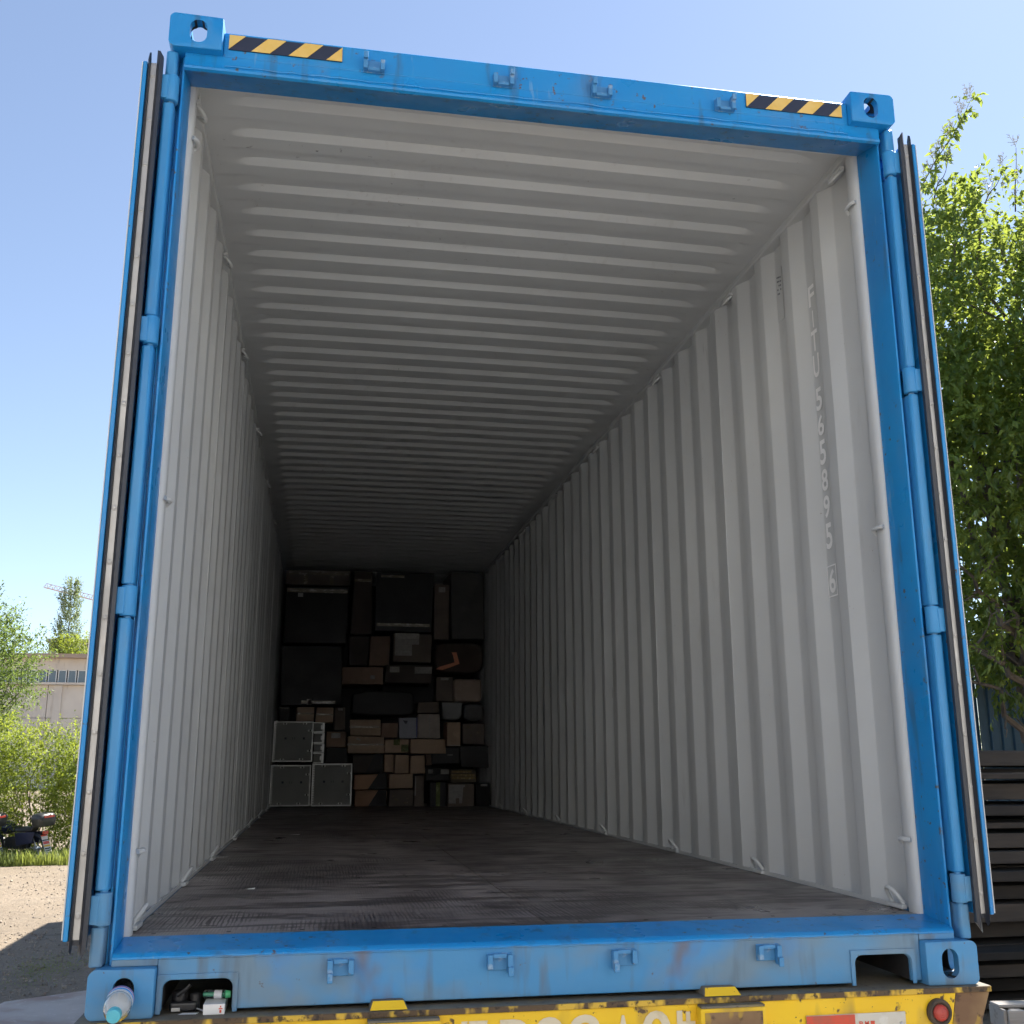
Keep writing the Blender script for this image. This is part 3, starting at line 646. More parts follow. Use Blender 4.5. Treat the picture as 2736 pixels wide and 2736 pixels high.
R.seed(77)
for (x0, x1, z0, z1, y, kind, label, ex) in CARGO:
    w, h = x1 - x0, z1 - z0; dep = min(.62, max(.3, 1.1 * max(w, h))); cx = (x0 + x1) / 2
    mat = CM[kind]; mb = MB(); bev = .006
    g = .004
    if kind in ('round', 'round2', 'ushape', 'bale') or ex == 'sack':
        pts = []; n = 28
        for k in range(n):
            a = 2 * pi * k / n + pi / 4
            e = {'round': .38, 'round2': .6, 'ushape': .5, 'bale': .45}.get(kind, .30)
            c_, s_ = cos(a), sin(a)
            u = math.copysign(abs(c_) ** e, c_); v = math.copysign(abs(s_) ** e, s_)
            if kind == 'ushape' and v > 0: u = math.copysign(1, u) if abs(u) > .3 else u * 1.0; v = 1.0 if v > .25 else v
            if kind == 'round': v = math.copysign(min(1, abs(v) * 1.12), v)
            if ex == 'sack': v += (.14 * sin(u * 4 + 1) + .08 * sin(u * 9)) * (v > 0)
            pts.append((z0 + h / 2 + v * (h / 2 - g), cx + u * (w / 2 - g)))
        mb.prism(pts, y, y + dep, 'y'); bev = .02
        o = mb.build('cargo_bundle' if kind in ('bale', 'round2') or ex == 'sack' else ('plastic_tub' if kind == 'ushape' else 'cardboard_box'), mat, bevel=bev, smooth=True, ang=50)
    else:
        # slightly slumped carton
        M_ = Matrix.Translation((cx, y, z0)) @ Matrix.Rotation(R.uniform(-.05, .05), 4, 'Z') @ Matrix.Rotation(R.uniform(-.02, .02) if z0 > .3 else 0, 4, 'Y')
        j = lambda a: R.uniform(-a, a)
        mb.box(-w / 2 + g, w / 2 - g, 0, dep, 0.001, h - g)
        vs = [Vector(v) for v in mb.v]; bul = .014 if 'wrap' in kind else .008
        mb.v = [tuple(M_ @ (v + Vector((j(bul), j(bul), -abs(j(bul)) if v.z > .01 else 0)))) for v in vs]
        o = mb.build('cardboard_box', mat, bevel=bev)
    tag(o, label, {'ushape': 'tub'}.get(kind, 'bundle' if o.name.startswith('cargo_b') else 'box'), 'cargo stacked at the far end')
    yf = y - .024
    L = lambda a, b, c, d, m=m_paper, nm='paper_label': strip(o, m, x0 + w * a, x0 + w * b, z0 + h * c, z0 + h * d, yf, nm)
    if ex == 'T':
        L(.05, .97, .62, .86, m_tape, 'tape'); L(.28, .34, .02, .60, m_tape, 'tape'); L(.68, .74, .0, .60, m_tape, 'tape')
    elif ex == 'sheenTop': L(.02, .98, .88, .95, m_tape, 'tape'); L(.19, .27, .80, .87)
    elif ex == 'tapeBottom': L(.35, .9, .02, .07, m_tape, 'tape'); L(.44, .52, .005, .018 + .075)
    elif ex == 'sheen': L(.1, .9, .82, .86, m_tape, 'tape')
    elif ex == 'sheenBottom': L(.05, .95, .08, .13, m_tape, 'tape'); L(.1, .5, .90, .94, m_tape, 'tape')
    elif ex == 'lab': L(.28, .72, .84 if h > w else .55, .93 if h > w else .85)
    elif ex == 'tag': L(.68, .78, .3, .5)
    elif ex == 'lab2': L(.10, .30, .55, .85); L(.62, .98, .5, .85)
    elif ex == 'sheets':
        for a, b, c, d in ((.05, .66, .78, .98), (.05, .66, .60, .775), (.05, .48, .40, .595), (.05, .25, .22, .395), (.255, .48, .22, .395)): L(a, b, c, d)
    elif ex == 'orange':
        poly(o, m_orange, [(x0 + w * a, z0 + h * b) for a, b in ((.02, .12), (.10, .20), (.40, .34), (.37, .55), (.34, .66), (.44, .66), (.50, .30), (.34, .20), (.16, .10))], yf - .004, 'tape')
    elif ex == 'tapeD': L(.0, 1.0, .46, .54, m_tape, 'tape')
    elif ex == 'fleck': L(.0, 1.0, .46, .53, m_tape, 'tape'); poly(o, m_paper, [(x0 + w * a, z0 + h * b) for a, b in ((.22, .82), (.26, .90), (.36, .78), (.33, .72))], yf - .002, 'paper_label')
    elif ex == 'smudge': poly(o, m_blk, [(x0 + w * a, z0 + h * b) for a, b in ((.2, .85), (.48, .82), (.44, .70), (.34, .66))], yf - .002, 'printed_mark'); L(.955, .995, .05, .98, MK('blue_edge', (.05, .06, .35), .5).m, 'tape')
    elif ex == 'seam': L(.50, .54, .02, .98, m_paper, 'tape')
    elif ex == 'patch': L(.34, .60, .55, .95, m_gtape, 'tape'); L(.66, .95, .10, .6, m_gtape, 'tape')
    elif ex == 'strip': L(.12, .92, .01, .04)
    elif ex == 'crumple':
        for k in range(5): a = R.uniform(.05, .75); c = R.uniform(.1, .8); L(a, a + R.uniform(.08, .2), c, c + R.uniform(.05, .12), m_tape, 'tape')
    elif ex == 'fold': poly(o, CM['wrap'], [(x0 + w * .97, z0 + h * .02), (x0 + w * .97, z0 + h * .97), (x0 + w * .72, z0 + h * .97), (x0 + w * .42, z0 + h * .02)], yf - .002, 'film_flap')
    elif ex == 'scratch': L(.55, .75, .5, .53)
    elif ex == 'vstrip': L(.03, .14, .35, .98)
    elif ex == 'goldtape': L(.03, .97, .45, .62, m_gold, 'tape'); L(.05, .98, .25, .42, m_gold, 'tape'); L(.05, .8, .72, .86, m_gold, 'tape')
    elif ex == 'greentape': L(.38, .62, .02, .98, m_gtape, 'tape')
    elif ex == 'notch': poly(o, m_paper, [(x0 + w * a, z0 + h * b) for a, b in ((.05, .14), (.05, .94), (.62, .94), (.62, .84), (.56, .84), (.52, .14), (.42, .14), (.42, .36), (.30, .36), (.30, .14))], yf - .002, 'paper_label')
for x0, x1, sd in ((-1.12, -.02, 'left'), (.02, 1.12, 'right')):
    o = MB().box(x0, x1, 9.62, 11.3, .168, 2.70).build('cargo_bundle', CM['wrap'], bevel=.02)  # dark backing mass added behind the cartons so the gaps go black
    tag(o, 'added dark block that turns the gaps in the carton wall black, %s half' % sd, 'bundle', 'cargo stacked at the far end')
# silver-edged equipment cases
m_case = MK('case_grey_panel', (.25, .26, .245), .55).layer((.20, .21, .20), 3, .4, .65, .7).layer((.31, .31, .30), 25, .6, .72, .4).m
m_caset = MK('case_edge', (.62, .63, .62), .35, metal=.3).layer((.42, .42, .42), 14, .5, .7, .6).m
def case(x0, x1, z0, z1, y, label):
    w, h = x1 - x0, z1 - z0; T = thing('equipment_case', label, 'case', (x0, y, z0), group='silver-edged cases')
    MB().box(.008, w - .008, .004, w, .006, h - .006).build('shell', m_case, T, bevel=.003)
    e = .013
    for a in ((0, w, 0, e), (0, w, h - e, h), (0, e, e, h - e), (w - e, w, e, h - e)):
        MB().box(a[0], a[1], -.004, .014, a[2], a[3]).build('edge_trim', m_caset, T, bevel=.002)
    for i in range(16):
        z = .03 + i * (h - .06) / 15
        MB().box(.014, .026, -.003, .0038, z, z + .014).build('hinge_knuckle', m_caset, T)
    for x, z in ((w * .24, .018), (w * .72, .018), (w * .28, h - .034), (w * .78, h - .034), (w - .034, h * .25), (w - .034, h * .75)):
        L_ = MB().box(x - .020, x + .020, -.009, -.0002, z, z + .018).build('latch', m_caset, T, bevel=.003)
        MB().lathe([(0, 0), (.009, 0), (.009, .003), (0, .003)], 10, Matrix.Translation((x, -.0095, z + .009)) @ Matrix.Rotation(pi / 2, 4, 'X')).build('latch_knob', m_dark, L_)
    for x in (.28, .48, .53, .74):
        MB().box(w * x, w * x + (.022 if x in (.28, .74) else .004), .0025, .0036, h * .55, h * .55 + .022).build('printed_mark', m_blk, T)
    return T
for c in CASES: case(*c)
for i, (x0, x1, z0, z1, y) in enumerate(SLIM):
    w, h = x1 - x0, z1 - z0; nth = ('topmost', 'second from top', 'third from top', 'lowest')[i]
    T = thing('slim_case', 'slim silver-edged case, %s of the four behind the upper grey case' % nth, 'case', (x0, y, z0), group='slim cases stacked in four')
    MB().box(.004, w - .003, .004, .4, .003, h - .003).build('shell', m_case, T)
    for a in ((0, w, 0, .008), (0, w, h - .008, h), (w - .022, w, .009, h - .009)): MB().box(a[0], a[1], -.003, .010, a[2], a[3]).build('edge_trim', m_caset, T)
    MB().box(w - .040, w - .024, -.006, .003, h * .3, h * .7).build('latch', m_caset, T, bevel=.003)
# litter on the floor
for i, (x, y, a, c, lb) in enumerate(((-.853, 4.318, .07, .02, 'torn white paper scrap on the dark floor far inside at left'), (-.92, 1.25, .03, .014, 'tiny white chip on the floor near the left wall'))):
    o = MB().add([(x, y, .1675), (x + a, y - c * .5, .1675), (x + a * 1.1, y + c, .172), (x + a * .2, y + c * 1.2, .1680)], [(0, 1, 2, 3)]).build('paper_scrap', m_white); tag(o, lb, 'paper')

# ------------------------------------------------------------------ trailer
TR = thing('container_trailer', 'weathered yellow flatbed trailer under the blue container', 'trailer', (0, 0, 0))
# deck and rear beam: the deck's rear edge sits just behind the castings' faces
MB().box(-1.24, 1.24, -.016, .60, -.014, -.0006).build('deck_plate', [m_deck], TR, bevel=.002)
MB().box(-1.238, 1.238, -.0215, -.0163, -.0155, -.0012).build('deck_edge', m_tedge, TR, bevel=.0015)
fp = [(-1.236, -.016), (1.238, -.016), (1.212, -.10), (1.200, -.36), (-1.20, -.36)]
MB().prism(zx([(-1.236, -.0158), (-1.20, -.36), (1.052 + .0, -.36), (1.130, -.0158)]), -.014, .006, 'y').build('rear_beam', m_tyel, TR, bevel=.002)
MB().prism(zx([(1.1305, -.0158), (1.0525, -.36), (1.198, -.36), (1.206, -.09), (1.236, -.0158)]), -.0142, .006, 'y').build('beam_end', m_rust, TR, bevel=.002)
for a, b in ((-.529, -.338), (.357, .544)):       # stake pockets
    pk = MB(); pk.box(a, b, -.052, -.0146, -.36, -.022)
    p_ = pk.build('stake_pocket', m_tyel, TR, bevel=.004)
    MB().box(a + .012, b - .012, -.0535, -.0525, -.34, -.032).build('pocket_face', m_rust if a > 0 else m_tyel, p_)
    MB().box(a + .004, b - .004, -.050, -.018, -.0218, -.0165).build('pocket_top', m_deck, p_)
for a, b in ((-.520, -.420), (.382, .490)):
    w_ = MB(); w_.add([(a, -.014, 0), (b, -.014, 0), (b, .06, 0), (a, .06, 0), (a + .008, .004, .020), (b - .010, .004, .020), (b - .012, .052, .020), (a + .008, .052, .020)], [(0, 1, 5, 4), (1, 2, 6, 5), (2, 3, 7, 6), (3, 0, 4, 7), (4, 5, 6, 7), (3, 2, 1, 0)])
    o = w_.build('guide_block', m_deck, TR, bevel=.003)
    MB().add([(a + .002, -.0152, .0012), (b - .002, -.0152, .0012), (b - .012, .0030, .0198), (a + .010, .0030, .0198)], [(0, 1, 2, 3)]).build('painted_face', m_tyel, o)
# stencilled registration on the rear beam (cut off by the frame)
m_cream = MK('cream_stencil', (.66, .58, .42), .6).layer((.5, .4, .2), 22, .55, .7, .6).m
for ch, x, w, top in (('/', -.310, .045, -.034), ('7', -.262, .05, -.034), ('P', -.180, .075, -.034), ('9', -.085, .075, -.032), ('8', .005, .085, -.030), ('A', .128, .05, -.036), ('0', .205, .080, -.028), ('1', .302, .016, -.031)):
    letter('stencil_character', ch, (x, -.0160, top - .105), (1, 0, 0), (0, 0, 1), w, .105, m_cream, TR)
cr = MB(); cr.add([(x, -.0160, z) for x, z in ((.338, -.072), (.338, -.056), (.358, -.056), (.358, -.034), (.3705, -.034), (.3705, -.056), (.392, -.058), (.392, -.072))], [tuple(range(8))]); cr = None
for a, b, c, d in ((.3150, .3535, -.072, -.058), (.3280, .3400, -.0575, -.034), (.3280, .3400, -.11, -.0725), (.3100, .3555, -.124, -.1105)):
    MB().box(a, b, -.0162, -.0158, c, d).build('stencil_stroke', m_cream, TR)
# red and white plate
m_red = MK('reflector_red', (.62, .075, .035), .35).layer((.36, .10, .06), 14, .52, .66, .7).m
m_wplate = MK('reflector_white', (.58, .55, .48), .45).layer((.42, .34, .22), 9, .45, .62, .8).layer((.70, .69, .66), 22, .58, .66, .5).m
RP_ = MB().box(.672, .968, -.0182, -.0147, -.21, -.058).build('marker_plate', m_wplate, TR, bevel=.001)
MB().box(.672, .815, -.0200, -.0186, -.205, -.0595).build('red_field', m_red, RP_)
for k, ch in enumerate('BMI'): letter('printed_letter', ch, (.827 + k * .017, -.0190, -.089), (1, 0, 0), (0, 0, 1), .012, .011, m_red, RP_)
for x, z in ((.953, -.088), (.69, -.088)): MB().lathe([(0, 0), (.005, 0), (.004, .003), (0, .003)], 10, Matrix.Translation((x, -.0202, z)) @ Matrix.Rotation(pi / 2, 4, 'X')).build('screw', m_steel, RP_)
# round tail lamp in a rubber ring
m_lens = MK('red_lens', (.50, .075, .055), .35).layer((.40, .09, .07), 30, .45, .6, .6).m
MX = Matrix.Translation((1.070, -.0145, -.064)) @ Matrix.Rotation(pi / 2, 4, 'X') @ Matrix.Diagonal((.60, .60, .8, 1))
TL_ = MB().lathe([(.0, .0), (.060, .0), (.060, .014), (.054, .020), (.046, .019), (.038, .012), (.0, .012)], 32, MX).build('tail_lamp', MK('dirty_rubber', (.055, .042, .032), .8).layer((.12, .09, .06), 12, .45, .65, .7).m, TR, smooth=True)
MB().lathe([(.0, .0125), (.0365, .0125), (.036, .020), (.0335, .0232), (.0320, .0215), (.0275, .0258), (.0260, .0242), (.0190, .0280), (.0175, .0264), (.0100, .0290), (.0085, .0276), (.004, .0292), (.0, .0265)], 32, MX).build('lens', m_lens, TL_, smooth=True, ang=20)
# chassis, axles and wheels
for s in (-1, 1):
    MB().box(*sorted((s * .42, s * .54)), .602, 12.0, -.36, -.004).build('chassis_rail', m_tyel, TR, bevel=.006)
MB().box(-1.2, 1.2, .0062, .16, -.36, -.0146).build('rear_box', m_dark, TR)
for y in (5.9, 12.0): MB().box(-1.22, 1.22, y, y + .12, -.15, -.003).build('bolster', m_tyel, TR, bevel=.004)
tyre = None
for y in (2.2, 3.5):
    MB().tube([(-1.0, y, GZ + .5), (1.0, y, GZ + .5)], .065, 12).build('axle', m_dark, TR)
    for x in (-1.02, -.70, .70, 1.02):
        MW = Matrix.Translation((x, y, GZ + .50)) @ Matrix.Rotation(pi / 2, 4, 'Y')
        w_ = MB().lathe([(.28, -.11), (.30, -.125), (.44, -.125), (.485, -.105), (.5, -.08), (.5, .08), (.485, .105), (.44, .125), (.30, .125), (.28, .11)], 32, MW).build('wheel', m_rubber, TR, smooth=True)
        MB().lathe([(.0, -.03), (.09, -.03), (.10, .02), (.20, .03), (.279, -.09), (.279, .09), (.24, .06), (.0, .05)], 24, MW).build('rim', m_dark, w_, smooth=True)

# ------------------------------------------------------------------ small things on the deck
# water bottle pushed into the casting's hole
def clear(name, col, rough=.05, ior=1.38):
    m = bpy.data.materials.new(name); m.use_nodes = True; b = m.node_tree.nodes['Principled BSDF']
    b.inputs['Base Color'].default_value = rgb(col); b.inputs['Transmission Weight'].default_value = 1; b.inputs['Roughness'].default_value = rough; b.inputs['IOR'].default_value = ior
    return m
BT = thing('water_bottle', 'clear plastic water bottle with cyan cap stuck into the corner casting hole', 'bottle', (-1.1335, .045, .066))
ax = Vector((.010, -.230, -.030)); BT.rotation_euler = ax.to_track_quat('Z', 'Y').to_euler()
bp = [(.0, .004), (.018, .0), (.0235, .004), (.0245, .03), (.0240, .048), (.0262, .062), (.0305, .070), (.0318, .080), (.0318, .108), (.0305, .112), (.0320, .118), (.0330, .128), (.0318, .142), (.0285, .156), (.0220, .168), (.0150, .177), (.0128, .180), (.0128, .186)]
inner = [(max(0, r_ - .0012), h + (.0012 if i < 2 else 0)) for i, (r_, h) in enumerate(bp)]
sh = MB(); n = 36; prof = bp + [(r_, h) for r_, h in reversed(inner)]
sh.lathe(prof, n); sh.f = [f for f in sh.f if len(f) == 4]
sh.build('bottle_shell', clear('bottle_plastic', (.93, .97, 1.0)), BT, smooth=True, ang=60)
m_lab = Mat('bottle_label', (.80, .80, .82), .35)
MB().lathe([(.03205, .0800), (.0322, .0802), (.0322, .1075), (.03205, .1078)], 36).build('bottle_label', m_lab.m, BT, smooth=True)
for a, b, c in ((.0865, .0905, (.50, .06, .12)), (.0812, .0862, (.08, .10, .45)), (.0945, .1060, (.03, .30, .72))):
    k_ = MB().lathe([(.03225, a), (.0324, a), (.0324, b), (.03225, b)], 36); k_.f = k_.f[:-2]; k_.build('label_band', M0('band', c, .35).m, BT, smooth=True)
MB().lathe([(.0, .182), (.0158, .182), (.0162, .184), (.0162, .197), (.0150, .1995), (.0, .2)], 30).build('cap', M0('cyan_cap', (.11, .50, .62), .42).m, BT, smooth=True, ang=50)
MB().lathe([(.0, .1803), (.0172, .1803), (.0172, .1815), (.0, .1815)], 30).build('neck_ring', M0('cyan_ring', (.11, .50, .62), .42).m, BT)
# white carton with red print
WB = tag(MB().box(-.937, -.884, .020, .125, .0, .0245).build('small_carton', M0('white_card', (.74, .74, .73), .6).m, bevel=.001), 'small white carton with red print on the deck under the sill', 'carton')
for a, b, c, d in ((-.8965, -.8915, .004, .011), (-.8985, -.8890, .0125, .015), (-.8955, -.8925, .0165, .0205)): MB().box(a, b, .0190, .0196, c, d).build('printed_mark', m_red, WB)
# clear tube with green cap lying on the carton
TB = thing('plastic_tube', 'clear plastic tube with green cap lying on the white carton', 'tube', (-.945, .085, .0365), (0, radians(90), radians(-8)))
MB().lathe([(.0, 0), (.006, .001), (.0105, .006), (.0105, .058), (.008, .062)], 16).build('tube_body', clear('tube_plastic', (.75, .85, .95), .08), TB, smooth=True)
MB().lathe([(.0108, .030), (.0110, .030), (.0110, .05), (.0108, .05)], 16).build('tube_label', M0('tube_label', (.6, .62, .66), .5).m, TB, smooth=True)
MB().lathe([(.0, .0), (.004, .001), (.004, .055), (.0, .056)], 10).build('tube_filling', M0('green_gel', (.10, .50, .28), .3).m, TB, smooth=True)
MB().lathe([(.0, .058), (.0095, .058), (.0100, .062), (.0085, .072), (.0, .073)], 14).build('tube_cap', M0('green_cap', (.10, .55, .25), .35).m, TB, smooth=True)
# black shears-like tool: grips, body, bolt
TBK = thing('black_tool', 'black clamp-like hand tool lying in the left sill pocket', 'tool', (-.985, .075, 0))
m_bl = MK('black_plastic', (.012, .012, .013), .3).layer((.05, .05, .05), 40, .6, .7, .5).m
MB().box(-.040, .030, -.020, .030, .001, .026).build('tool_body', m_bl, TBK, bevel=.008, seg=3)
MB().lathe([(0, 0), (.020, 0), (.022, .006), (.020, .046), (.012, .050), (0, .050)], 18, Matrix.Translation((-.018, .012, .001))).build('tool_head', m_bl, TBK, smooth=True)
MB().lathe([(0, 0), (.013, 0), (.013, .040), (.010, .044), (0, .044)], 16, Matrix.Translation((.022, .0, .001))).build('tool_knob', m_bl, TBK, smooth=True)
MB().tube([(-.022, -.008, .040), (-.004, -.012, .052), (.010, -.014, .066)], [.006, .0055, .005], 8).build('tool_lever', m_bl, TBK, smooth=True)
MB().box(-.034, -.012, -.0235, -.0203, .004, .013).build('tool_badge', m_alu, TBK, bevel=.001)
MB().tube([(.030, -.022, .010), (.050, -.034, .005)], .0022, 8).build('tool_pin', m_steel, TBK)
tag(MB().add([(-1.0, .032, .0008), (-.955, .028, .0008), (-.948, .046, .0012), (-.99, .052, .0008)], [(0, 1, 2, 3)]).build('paper_slip', m_white), 'white paper slip under the black tool on the deck', 'paper')
# bolt seen in the right casting's hole
MB().lathe([(0, 0), (.014, 0), (.014, .02), (.008, .022), (.008, .05), (0, .05)], 8, Matrix.Translation((1.124, .075, .020))).build('twist_lock', m_dark, TR)
# ragged plates seen through the right pocket
m_scrap = MK('pale_plate', (.50, .44, .38), .7).layer((.36, .30, .26), 8, .45, .65, .8).m
MB().add([(.90, .72, .0), (1.02, .72, 0), (1.0, .72, .085), (.88, .72, .085), (.90, .73, .0), (1.02, .73, 0), (1.0, .73, .085), (.88, .73, .085)], [(0, 1, 2, 3), (7, 6, 5, 4), (0, 4, 5, 1), (1, 5, 6, 2), (2, 6, 7, 3), (3, 7, 4, 0)]).build('splash_plate', m_scrap, TR)

# ------------------------------------------------------------------ foliage
def leafmat(name, c, tr, mixf=.42, rough=.45, var=.18):
    m = bpy.data.materials.new(name); m.use_nodes = True; t = m.node_tree; b = t.nodes['Principled BSDF']
    b.inputs['Roughness'].default_value = rough; b.inputs['Specular IOR Level'].default_value = .45
    tc = t.nodes.new('ShaderNodeTexCoord'); nz = t.nodes.new('ShaderNodeTexNoise'); nz.inputs['Scale'].default_value = 2.3; nz.inputs['Detail'].default_value = 5
    t.links.new(tc.outputs['Object'], nz.inputs['Vector'])
    def col(a, sock):
        mx = t.nodes.new('ShaderNodeMix'); mx.data_type = 'RGBA'; mr = t.nodes.new('ShaderNodeMapRange')
        mr.inputs['From Min'].default_value = .36; mr.inputs['From Max'].default_value = .64
        t.links.new(nz.outputs['Fac'], mr.inputs['Value']); t.links.new(mr.outputs[0], mx.inputs['Factor'])
        mx.inputs['A'].default_value = rgb([v * (1 - var) for v in a]); mx.inputs['B'].default_value = rgb([a[0] * (1 + var * 1.6), a[1] * (1 + var), a[2]])
        t.links.new(mx.outputs['Result'], sock)
    col(c, b.inputs['Base Color'])
    tl = t.nodes.new('ShaderNodeBsdfTranslucent'); col(tr, tl.inputs['Color'])
    ms = t.nodes.new('ShaderNodeMixShader'); ms.inputs[0].default_value = mixf
    t.links.new(b.outputs[0], ms.inputs[1]); t.links.new(tl.outputs[0], ms.inputs[2])
    t.links.new(ms.outputs[0], t.nodes['Material Output'].inputs['Surface']); return m
m_bark = MK('bark', (.13, .10, .075), .9).layer((.07, .055, .045), 8, .45, .65, .9, stretch=(1, 1, .3)).bump(20, .8, .02, stretch=(1, 1, .3)).m
m_leafR = leafmat('broad_leaf', (.080, .130, .042), (.36, .46, .08), .45, .25)
m_leafL = leafmat('left_tree_leaf', (.065, .11, .035), (.25, .36, .08), .42)
m_leafS = leafmat('shrub_leaf', (.115, .16, .03), (.42, .52, .07), .45)
m_leafP = leafmat('poplar_leaf', (.15, .20, .12), (.34, .44, .2), .35)
m_grass = leafmat('grass_blade', (.14, .18, .05), (.34, .42, .1), .4, .6)
m_flower = MK('pale_panicle', (.45, .40, .26), .8).m

def leaf_pts(p, d, up, L, W, fold=.25):
    d = d.normalized(); s_ = d.cross(up)
    if s_.length < 1e-4: s_ = d.orthogonal()
    s_.normalize(); n_ = s_.cross(d)
    mid = p + d * (L * .48) - n_ * (W * fold); droop = n_ * (-L * .12)
    return [p, p + d * (L * .42) + s_ * (W * .5), p + d * (L * .42) - s_ * (W * .5), p + d * L + droop, mid]
LF = [(0, 4, 1), (0, 2, 4), (1, 4, 3), (4, 2, 3)]
def rdir(R_): 
    while True:
        v = Vector((R_.uniform(-1, 1), R_.uniform(-1, 1), R_.uniform(-1, 1)))
        if .05 < v.length < 1: return v.normalized()
def spray(out, R_, p, d, length, nleaf, L, droop=.5):
    """a twig with leaves along it; appends leaf quads to out = (verts, faces, centres)"""
    d = d.normalized(); q = p.copy(); st = length / max(1, nleaf)
    for k in range(nleaf):
        q = q + d * st; d = (d + Vector((R_.uniform(-.12, .12), R_.uniform(-.12, .12), R_.uniform(-.10, .06)))).normalized()
        ld = (d * .55 + rdir(R_) * .75 + Vector((0, 0, -droop))).normalized()
        l_ = L * R_.uniform(.65, 1.2)
        out.append(leaf_pts(q, ld, Vector((R_.uniform(-.5, .5), R_.uniform(-.5, .5), 1)), l_, l_ * R_.uniform(.42, .58)))
    return q
def leaves_obj(name, quads, mat, parent, kind=None):
    vs = []; fs = []
    for q in quads:
        o = len(vs); vs += [tuple(v) for v in q]; fs += [(a + o, b + o, c + o) for a, b, c in LF]
    me = bpy.data.meshes.new(name); me.from_pydata(vs, [], fs); me.materials.append(mat)
    o = put(name, me, parent)
    if kind: o['kind'] = kind
    return o
def in_ell(R_, c, r, shell=.35):
    u = rdir(R_); k = (R_.uniform(shell ** 3, 1)) ** (1 / 3); return Vector((c[0] + u.x * r[0] * k, c[1] + u.y * r[1] * k, c[2] + u.z * r[2] * k)), u
def limb(mb, R_, a, b, r0, r1, wob=.08, n=6, sides=7):
    a, b = Vector(a), Vector(b); L = (b - a).length; pts = []
    for i in range(n + 1):
        t = i / n; w = Vector((R_.uniform(-1, 1), R_.uniform(-1, 1), R_.uniform(-1, 1))) * L * wob * (0 if i in (0, n) else 1)
        pts.append(a.lerp(b, t) + w)
    mb.tube(pts, [r0 + (r1 - r0) * i / n for i in range(n + 1)], sides); return pts

# --- broad-leaved tree right of the container
R.seed(501)
TX, TY = 9.2, 10.0
TG = thing('broadleaf_tree', 'large glossy broad-leaved tree overhanging the right side of the container', 'tree', (TX, TY, GZ))
loc = Vector((TX, TY, GZ))
wood = MB(); trunk = limb(wood, R, (0, 0, 0), (-.2, -.1, 3.2), .20, .14, .03)
tips = []
for k in range(16):
    e, u = in_ell(R, (8.9 - TX, 9.3 - TY, 6.3 - GZ), (2.3, 2.0, 2.6), .6)
    if k >= 12: e = Vector((R.uniform(-2.2, -.6), R.uniform(-1.5, .2), R.uniform(2.4, 4.6)))
    s0 = trunk[R.randint(3, 6)]; p_ = limb(wood, R, s0, e, .075, .014, .05, 8, 6)
    for j in (3, 5, 6, 7):
        e2 = p_[j] + rdir(R) * R.uniform(.5, 1.1) + Vector((0, 0, .2)); limb(wood, R, p_[j], e2, .020, .005, .08, 4, 5); tips.append(e2)
wood.build('trunk', m_bark, TG, smooth=True)
quads = []
ELL = [((8.75, 9.2, 6.35), (2.35, 2.1, 2.15), 3900, .40), ((7.9, 9.2, 4.5), (1.7, 1.7, 1.8), 1500, .3), ((10.6, 9.8, 6.0), (2.1, 2.0, 2.5), 1100, .5), ((8.8, 10.2, 3.6), (2.3, 1.6, 1.7), 1300, .3), ((8.0, 9.7, 2.3), (1.4, 1.0, 1.0), 330, .2)]
for c, r, n, sh_ in ELL:
    for k in range(n):
        p_, u = in_ell(R, c, r, sh_)
        if mnoise.noise(p_ * .95) < -.30: continue
        spray(quads, R, p_ - loc, u * .6 + Vector((0, 0, .35)) + rdir(R) * .6, R.uniform(.22, .45), R.randint(8, 12), .122, .40)
for c, r, n in (((11.6, 11.2, 5.0), (2.3, 2.2, 3.4), 420), ((9.6, 11.4, 4.2), (2.4, 1.0, 2.2), 380)):      # outer crown away from the lens, added dense to shade the lower tree: coarser leaves
    for k in range(n):
        p_, u = in_ell(R, c, r, .3); spray(quads, R, p_ - loc, u + Vector((0, 0, .3)), .5, 9, .21, .4)
# sprigs that stand out against the sky
twig = MB(); pan = MB()
def sprig(a, b, n, L=.095):
    a, b = Vector(a) - loc, Vector(b) - loc
    pts = [a.lerp(b, i / 6) + Vector((0, 0, .06 * sin(i))) for i in range(7)]
    twig.tube(pts, [.011 - .0013 * i for i in range(7)], 5)
    for i in range(n):
        p_ = a.lerp(b, R.uniform(.1, 1)); spray(quads, R, p_, (b - a).normalized() * .4 + rdir(R), R.uniform(.10, .24), R.randint(3, 6), L, .45)
        if R.random() < .55: panicle(p_ + Vector((0, 0, .05)), R.uniform(.14, .24))
    panicle(b, .25)
def panicle(p, h):
    d = Vector((R.uniform(-.35, .35), R.uniform(-.35, .35), 1)).normalized(); q = p + d * h
    pan.tube([p, q], [.003, .0015], 4, cap=False)
    for k in range(7):
        a = p + d * h * (.3 + .1 * k); e = a + (rdir(R) + d * .7).normalized() * h * .32 * (1.1 - .1 * k); pan.tube([a, e], [.0028, .0035], 4, cap=False)
sprig((7.15, 9, 8.15), (8.22, 9, 9.95), 46, .12); sprig((8.72, 9, 8.2), (8.86, 9, 9.25), 8); sprig((9.1, 9, 8.6), (9.35, 9, 10.1), 10); sprig((8.05, 8.8, 8.0), (8.45, 8.8, 8.75), 8); sprig((7.4, 8.9, 8.2), (7.6, 8.8, 8.75), 5); sprig((9.0, 9, 8.8), (9.6, 9, 9.5), 8)
for k in range(90):
    u = rdir(R); u.z = abs(u.z); p_ = Vector((8.75 + u.x * 2.3, 9.2 + u.y * 2.0, 6.35 + u.z * 2.1)) - loc; panicle(p_, R.uniform(.14, .24))
